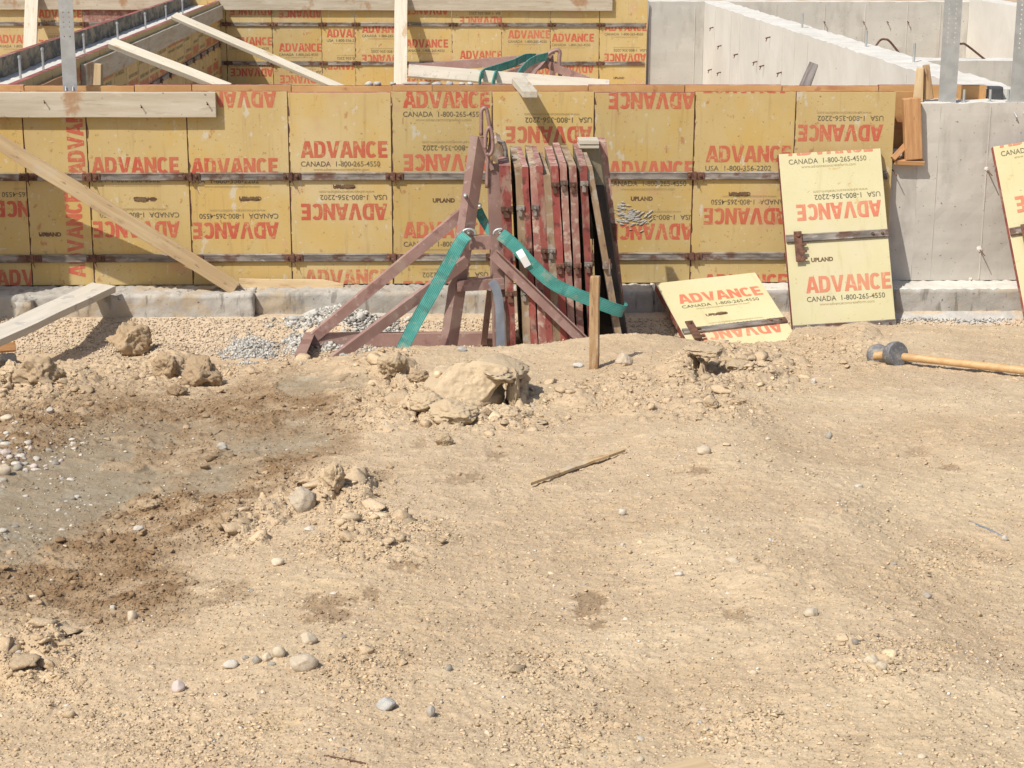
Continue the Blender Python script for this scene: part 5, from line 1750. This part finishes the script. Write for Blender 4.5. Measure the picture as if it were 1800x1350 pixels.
place_rock(735, 664, 38, 26, 'small brown clod in the shaded nook left of the slab', S, 11, soil=(.25, 0, 0), **BR)
place_rock(688, 650, 52, 46, 'jagged soil lump with a split side, left of the nook', S, 12, soil=(.05, .5, 0), **BR)
place_rock(780, 775, 32, 24, 'single round clod below the pale clods', S, 13, soil=(.1, .3, 0), **BR)
place_rock(530, 882, 54, 50, 'grey brown rock with a dark underside among the crumbs', M['rock'], 14, rough=.2, facets=7, sub=4, fine=.06)
place_rock(590, 858, 40, 50, 'ochre broken clod right of the grey brown rock', S, 15, soil=(.05, .2, .1), **BR)
place_rock(255, 892, 46, 22, 'yellow brown clod at the edge of the grey mud', S, 16, soil=(.35, .2, .1), **BR)
place_rock(1098, 633, 32, 26, 'tan rock lying in the shadow of the wooden stake', M['rock'], 17, facets=7, sub=4)
place_rock(1237, 792, 28, 20, 'small brown block shaped stone on the dry soil right of the wood sliver', M['rock'], 18, facets=6)
place_rock(1238, 641, 78, 17, 'cracked crust plate raised over a dark gap right of the stake rock', S, 101, name='dried_soil_chunk', cat='soil slab', rough=.16, facets=8, sub=5, fine=.08, soil=(0, .4, .05), depth=60, sink=-.75, tilt=math.radians(3))
place_rock(1296, 638, 44, 16, 'smaller crust plate over the right end of the dark gap', S, 102, name='dried_soil_chunk', cat='soil slab', rough=.18, facets=8, sub=5, fine=.08, soil=(0, .3, .02), depth=60, sink=-.6, tilt=math.radians(-6))
place_rock(1250, 712, 28, 22, 'brownish clod with a dark side in front of the soil crack', S, 19, soil=(.1, .3, 0), **BR)
place_rock(533, 1169, 54, 36, 'flat pale angular stone, largest in the foreground', M['rock'], 20, rough=.08, facets=8, sub=4, fine=.02)
place_rock(405, 1173, 28, 19, 'white angular stone left of the largest foreground stone', M['pebble_white'], 21, rough=.08, facets=8)
place_rock(313, 1209, 24, 25, 'smooth pinkish grey round pebble in the left foreground', M['pebble_pink'], 22, rough=.06, facets=1, fine=.01)
place_rock(542, 1122, 31, 27, 'pale buff clod above the largest foreground stone', M['pebble_tan'], 23, rough=.14, facets=3, fine=.08)
place_rock(490, 1152, 25, 24, 'rough buff pebble left of the pale buff clod', M['pebble_tan'], 24, rough=.14, facets=3, fine=.08)
place_rock(451, 1162, 17, 17, 'mottled grey pebble in the row left of the buff ones', M['pebble_grey'], 25, rough=.1)
place_rock(469, 1160, 17, 17, 'brown pebble touching the mottled grey one', M['pebble_tan'], 26, rough=.1)
place_rock(431, 1156, 12, 11, 'small dark pebble at the start of the row', M['pebble_grey'], 27)
place_rock(231, 1083, 20, 24, 'upright tan stone casting a dark shadow near the wet patch', M['pebble_tan'], 28, rough=.14, facets=4)
place_rock(198, 1069, 12, 10, 'bright white chip left of the upright tan stone', M['pebble_white'], 29)
place_rock(757, 1253, 16, 24, 'dark grey upright stone in the middle foreground', M['pebble_grey'], 31, facets=6)
place_rock(678, 1240, 36, 26, 'whitish crumbling lump in the lower foreground', M['rubble'], 32, facets=4, fine=.1)
place_rock(488, 990, 24, 17, 'oval buff pebble below the crumb bank', M['pebble_tan'], 33, facets=1)
place_rock(1630, 1050, 17, 12, 'small dark slate coloured pebble on the right', M['pebble_grey'], 34, facets=5)
place_rock(1505, 1129, 17, 12, 'dark greenish grey pebble right of centre in the foreground', M['pebble_grey'], 35, facets=5)
place_rock(1457, 768, 13, 17, 'dark grey upright pebble on the dry soil below the hammer', M['pebble_grey'], 36, facets=3)
place_rock(1289, 986, 26, 14, 'flat pale pebble at right of centre', M['pebble_tan'], 37, facets=3)
place_rock(1532, 1158, 28, 22, 'pale broken flake in the cluster at lower right', M['pebble_tan'], 38, facets=8)
place_rock(1550, 1172, 24, 20, 'second pale flake just below the first in the cluster', M['pebble_tan'], 39, facets=8)
place_rock(1426, 1080, 30, 18, 'buff flat lump right of the small wet stain', M['pebble_tan'], 40, facets=5)
place_rock(1767, 948, 13, 12, 'bright white pebble at the end of a buried wire', M['pebble_white'], 41)
place_rock(1510, 853, 16, 8, 'thin white chip on the dry soil at right', M['pebble_white'], 42, facets=6)
place_rock(1094, 901, 15, 13, 'lone white pebble below the tip of the wood sliver', M['pebble_white'], 43)
place_rock(1193, 1012, 17, 12, 'white pebble on the bare soil near the centre right', M['pebble_white'], 44)
place_rock(1430, 670, 10, 12, 'tiny white chip in front of the hammer head', M['pebble_white'], 45, facets=6)
place_rock(390, 786, 20, 13, 'pale oval stone in the middle of the mud', M['pebble_white'], 46)
place_rock(243, 927, 20, 11, 'whitish stone lump at the lower edge of the mud', M['pebble_white'], 47, facets=5)
place_rock(543, 933, 18, 9, 'flat white pebble just below the grey brown rock', M['pebble_white'], 48)
place_rock(12, 735, 26, 14, 'long pale stone at the picture edge above the pebbles', M['pebble_tan'], 49)
place_rock(88, 724, 13, 12, 'white round pebble on the dark damp soil', M['pebble_white'], 50)
place_rock(6, 828, 30, 24, 'brown grey stone at the picture edge beside the pebbles', M['rock'], 51)
place_rock(10, 800, 22, 14, 'pinkish stone among the pebbles at the picture edge', M['pebble_pink'], 52)
place_rock(1250, 556, 1, 1, 'x', M['rock'], 53) if False else None
place_rock(12, 628, 32, 30, 'whitish rounded rock under the orange board at the picture edge', M['pebble_white'], 54, rough=.12, facets=2, sub=4)
place_rock(1060, 1153, 1, 1, 'x', M['rock'], 55) if False else None
place_rock(930, 568, 1, 1, 'x', M['rock'], 56) if False else None
place_rock(812, 615, 18, 10, 'white chip of concrete at the foot of the steel frame mast', M['rubble'], 57, facets=7)
place_rock(634, 560, 18, 16, 'largest pale concrete chunk at the right of the rubble heap', M['rubble'], 58, facets=7, sink=.1)
place_rock(516, 562, 18, 12, 'flat pale concrete chunk at the left of the rubble heap', M['rubble'], 59, facets=7, sink=.1)
place_rock(553, 556, 15, 12, 'upper pale concrete chunk on the rubble heap', M['rubble'], 60, facets=7, sink=.1)
place_rock(1017, 642, 20, 12, 'white crumb of cement left of the stake foot', M['rubble'], 61, facets=5)

# countable pebbles that look alike, in a few places
PEB = {}
def pebbles(n, region, kinds, smin, smax, label, group, seed):
    rr = random.Random(seed)
    k = 0
    while k < n:
        px, py = region(rr)
        g = onG(px, py)
        if g.y > YC + .1:
            k += 1
            continue
        mk = rr.choice(kinds)
        var = rr.randrange(3)
        if (mk, var) not in PEB:
            me = rock_me('pebble', 200 + len(PEB), 2, .20, 4 + var * 3, .05)
            me.materials.append(M[mk])
            PEB[(mk, var)] = me
        o = bpy.data.objects.new('pebble', PEB[(mk, var)])
        COL.objects.link(o)
        s = smin + (smax - smin) * rr.random() ** 1.8
        o.scale = (s * rr.uniform(.9, 1.4), s * rr.uniform(.8, 1.1), s * rr.uniform(.55, .85))
        o.rotation_euler = (rr.uniform(-.3, .3), rr.uniform(-.3, .3), rr.uniform(0, 6.28))
        o.location = (g.x, g.y, g.z + s * .16)
        tag(o, label, 'pebble', group)
        k += 1
def gauss(cx, cy, sx, sy):
    return lambda rr: (cx + rr.gauss(0, sx), cy + rr.gauss(0, sy))
def box(x0, y0, x1, y1):
    return lambda rr: (rr.uniform(x0, x1), rr.uniform(y0, y1))
pebbles(85, gauss(28, 808, 48, 24), ['pebble_white', 'pebble_white', 'pebble_pink', 'pebble_grey'], .008, .023, 'pale pebble in the dense cluster at the picture edge beside the mud', 'pebbles clustered at the picture edge', 1)
pebbles(26, gauss(120, 790, 40, 10), ['pebble_white', 'pebble_white', 'pebble_tan'], .006, .014, 'pale pebble in the trail along the upper side of the mud', 'pebbles along the upper side of the mud', 2)
pebbles(34, box(0, 830, 140, 950), ['pebble_white', 'pebble_white', 'pebble_grey'], .006, .015, 'pale pebble lying singly on the grey mud', 'single pebbles on the grey mud', 3)
pebbles(34, box(150, 690, 620, 900), ['pebble_white', 'pebble_tan', 'pebble_white'], .005, .010, 'small pale pebble on the damp brown soil', 'small pebbles on the damp soil', 4)
pebbles(48, box(0, 960, 900, 1345), ['pebble_tan', 'pebble_white', 'pebble_tan', 'pebble_grey'], .004, .012, 'small pebble on the dry soil of the left foreground', 'pebbles of the left foreground', 5)
pebbles(60, box(900, 760, 1800, 1345), ['pebble_tan', 'pebble_white', 'pebble_tan', 'pebble_grey', 'pebble_white'], .004, .011, 'small pebble on the dry soil of the right foreground', 'pebbles of the right foreground', 6)
pebbles(22, box(500, 650, 1750, 780), ['pebble_tan', 'pebble_white'], .006, .012, 'small pebble on the dry soil near the crest', 'pebbles near the crest', 7)

# ------------------------------------------------------------------ stake, hammer, sliver, edge board
g = onG(1043, 648)
topp = onY(1047, 485, g.y + .03)
st = beam('wooden_stake', g + Vector((0, 0, -.06)), topp, .046, .042, M['wood_stake'], (-.25, -1, 0), 'rough wooden stake driven upright into the dirt before the stacked panels', 'stake', bevel=.006, warp=.006)
def hammer():
    hc = onG(1572, 640)
    hc = onY(1572, 620, hc.y)
    kx = ((hc - CAM).dot(FW)) / FPX
    zg = zat(hc.x, hc.y)
    root = empty('sledge_hammer', Matrix.Translation(hc), 'large grey headed mallet with a pale wooden handle lying on the dirt', 'hammer')
    # head axis: face toward the camera-right, other end back-left
    ax = Vector((.40, -.87, .27)).normalized()
    r = 21.5 * kx
    bm = bmesh.new()
    prof = [(-.098, .88), (-.094, .97), (-.070, 1.0), (-.056, .93), (-.040, .80), (-.01, .74), (.020, .78), (.040, .95), (.050, 1.03), (.080, 1.04), (.087, 1.0), (.088, .93)]
    a = ax.orthogonal().normalized()
    b = ax.cross(a)
    c0 = onY(1560, 624, hc.y + .04)
    rings = []
    for d, s in prof:
        rings.append([bm.verts.new(c0 + ax * d * .98 + (a * math.cos(2 * math.pi * q / 28) + b * math.sin(2 * math.pi * q / 28)) * r * s * (1 + .02 * mnoise.noise(Vector((q * .8, d * 40, 0))))) for q in range(28)])
    for p, q in zip(rings, rings[1:]):
        for k in range(28):
            bm.faces.new((p[k], p[(k + 1) % 28], q[(k + 1) % 28], q[k]))
    for rg in (rings[0], rings[-1]):
        cp = [bm.verts.new(v.co) for v in rg]
        bm.faces.new(cp)
    world_child('hammer_head', bm_mesh('hammer_head', bm, True), M['hammer'], root)
    e = onG(1850, 668)
    end = onY(1850, 657, e.y)
    bm = bmesh.new()
    s0 = onY(1538, 626, hc.y - .035)
    path = [s0, c0, c0.lerp(end, .35), c0.lerp(end, .7), end]
    rad = [.021, .021, .0185, .019, .021]
    seg = 14
    rs = []
    dv = (end - c0).normalized()
    aa = dv.orthogonal().normalized()
    bb = dv.cross(aa)
    for p, rr_ in zip(path, rad):
        rs.append([bm.verts.new(p + (aa * math.cos(2 * math.pi * q / seg) + bb * math.sin(2 * math.pi * q / seg)) * rr_) for q in range(seg)])
    for p, q in zip(rs, rs[1:]):
        for k in range(seg):
            bm.faces.new((p[k], p[(k + 1) % seg], q[(k + 1) % seg], q[k]))
    bm.faces.new(rs[0])
    bm.faces.new(rs[-1])
    world_child('handle', bm_mesh('handle', bm, True), M['handle'], root)
hammer()
def sliver():
    pts = [(933, 857), (960, 847), (985, 838), (1010, 829), (1025, 823), (1045, 816), (1070, 808), (1099, 798)]
    wids = [.003, .0065, .0085, .010, .009, .0085, .007, .0025]
    bm = bmesh.new()
    rows = []
    for (a, b), wd in zip(pts, wids):
        p = onG(a, b)
        z = p.z + .020 + .004 * mnoise.noise(Vector((a * .05, 0, 0)))
        rows.append([bm.verts.new((p.x, p.y + wd * 2.2, z + .003)), bm.verts.new((p.x, p.y - wd * 1.6, z)), bm.verts.new((p.x, p.y - wd * 1.6, z - .010)), bm.verts.new((p.x, p.y + wd * 2.2, z - .008))])
    for p, q in zip(rows, rows[1:]):
        for k in range(4):
            bm.faces.new((p[k], p[(k + 1) % 4], q[(k + 1) % 4], q[k]))
    bm.faces.new(rows[0])
    bm.faces.new(rows[-1])
    tag(recentre(obj('wood_sliver', bm_mesh('wood_sliver', bm), M['wood_tan'])), 'thin jagged wood sliver lying on the dry soil', 'wood sliver')
sliver()
beam('board', onY(-60, 615, 9.72), onY(27, 610, 9.86), .05, .03, M['wood_orange'], (0, -1, .5), 'orange brown board end at the picture edge above a whitish rock', 'board')
q = onG(1246, 1346)
beam('board', onG(1180, 1372) + Vector((0, 0, .004)), onG(1256, 1352) + Vector((0, 0, .002)), .09, .012, M['wood_tan'], (0, -.1, 1), 'pale board corner poking in at the bottom picture edge', 'board')
def wire(pts, r, lab, mat):
    bm = bmesh.new()
    add_tube(bm, subdiv_path([onG(a, b) + Vector((0, 0, r * .8)) for a, b in pts], 5), r, None, 6, (0, 0, 1))
    tag(recentre(obj('wire', bm_mesh('wire', bm, True), M[mat])), lab, 'wire')
wire([(1704, 918), (1720, 925), (1742, 934), (1760, 944)], .0035, 'grey wire half buried in the dry soil at right', 'bluegrey')
wire([(570, 1330), (610, 1337), (646, 1345)], .0025, 'thin rusty wire at the bottom picture edge', 'rust')
def splat():
    """stiff cement splash stuck on the form panel"""
    c = onY(1104, 378, D - .002)
    rr = random.Random(4)
    bm = bmesh.new()
    for k in range(150):
        a, d = rr.gauss(0, .055), rr.gauss(0, .030)
        s = rr.uniform(.002, .0075)
        b = bmesh.new()
        bmesh.ops.create_icosphere(b, subdivisions=1, radius=s)
        for v in b.verts:
            v.co = Vector((v.co.x * 2.4 + a, v.co.y * .5 - .002, v.co.z * .8 + v.co.x * (a * 14) + d - a * .12))
        tmp = bpy.data.meshes.new('t')
        b.to_mesh(tmp)
        b.free()
        bm.from_mesh(tmp)
        bpy.data.meshes.remove(tmp)
    o = obj('cement_splash', bm_mesh('cement_splash', bm), M['rubble'])
    o.location = c
    tag(o, 'grey cement splash stuck to the form panel right of the stack', 'cement splash')
splat()
rr = random.Random(8)
for px in (648, 664, 690, 722, 745, 768, 790, 812, 826):
    p = onY(px, 149, D + .30)
    me = rock_me('cement_crumb', px, 2, .3, 4, .08)
    o = obj('cement_crumb', me, M['rubble'])
    o.scale = (rr.uniform(.02, .05), .02, rr.uniform(.008, .018))
    o.location = (p.x, D + .33, TOPZ + .018)
    tag(o, 'grey cement crumb on top of the rear forms beside the kicker post', 'cement crumb', 'cement crumbs along the rear forms')
for o in COL.objects:
    if o.parent is None and o.get('category') in ('wall', 'footing'):
        o['kind'] = 'thing'
print('objects', len(bpy.data.objects))
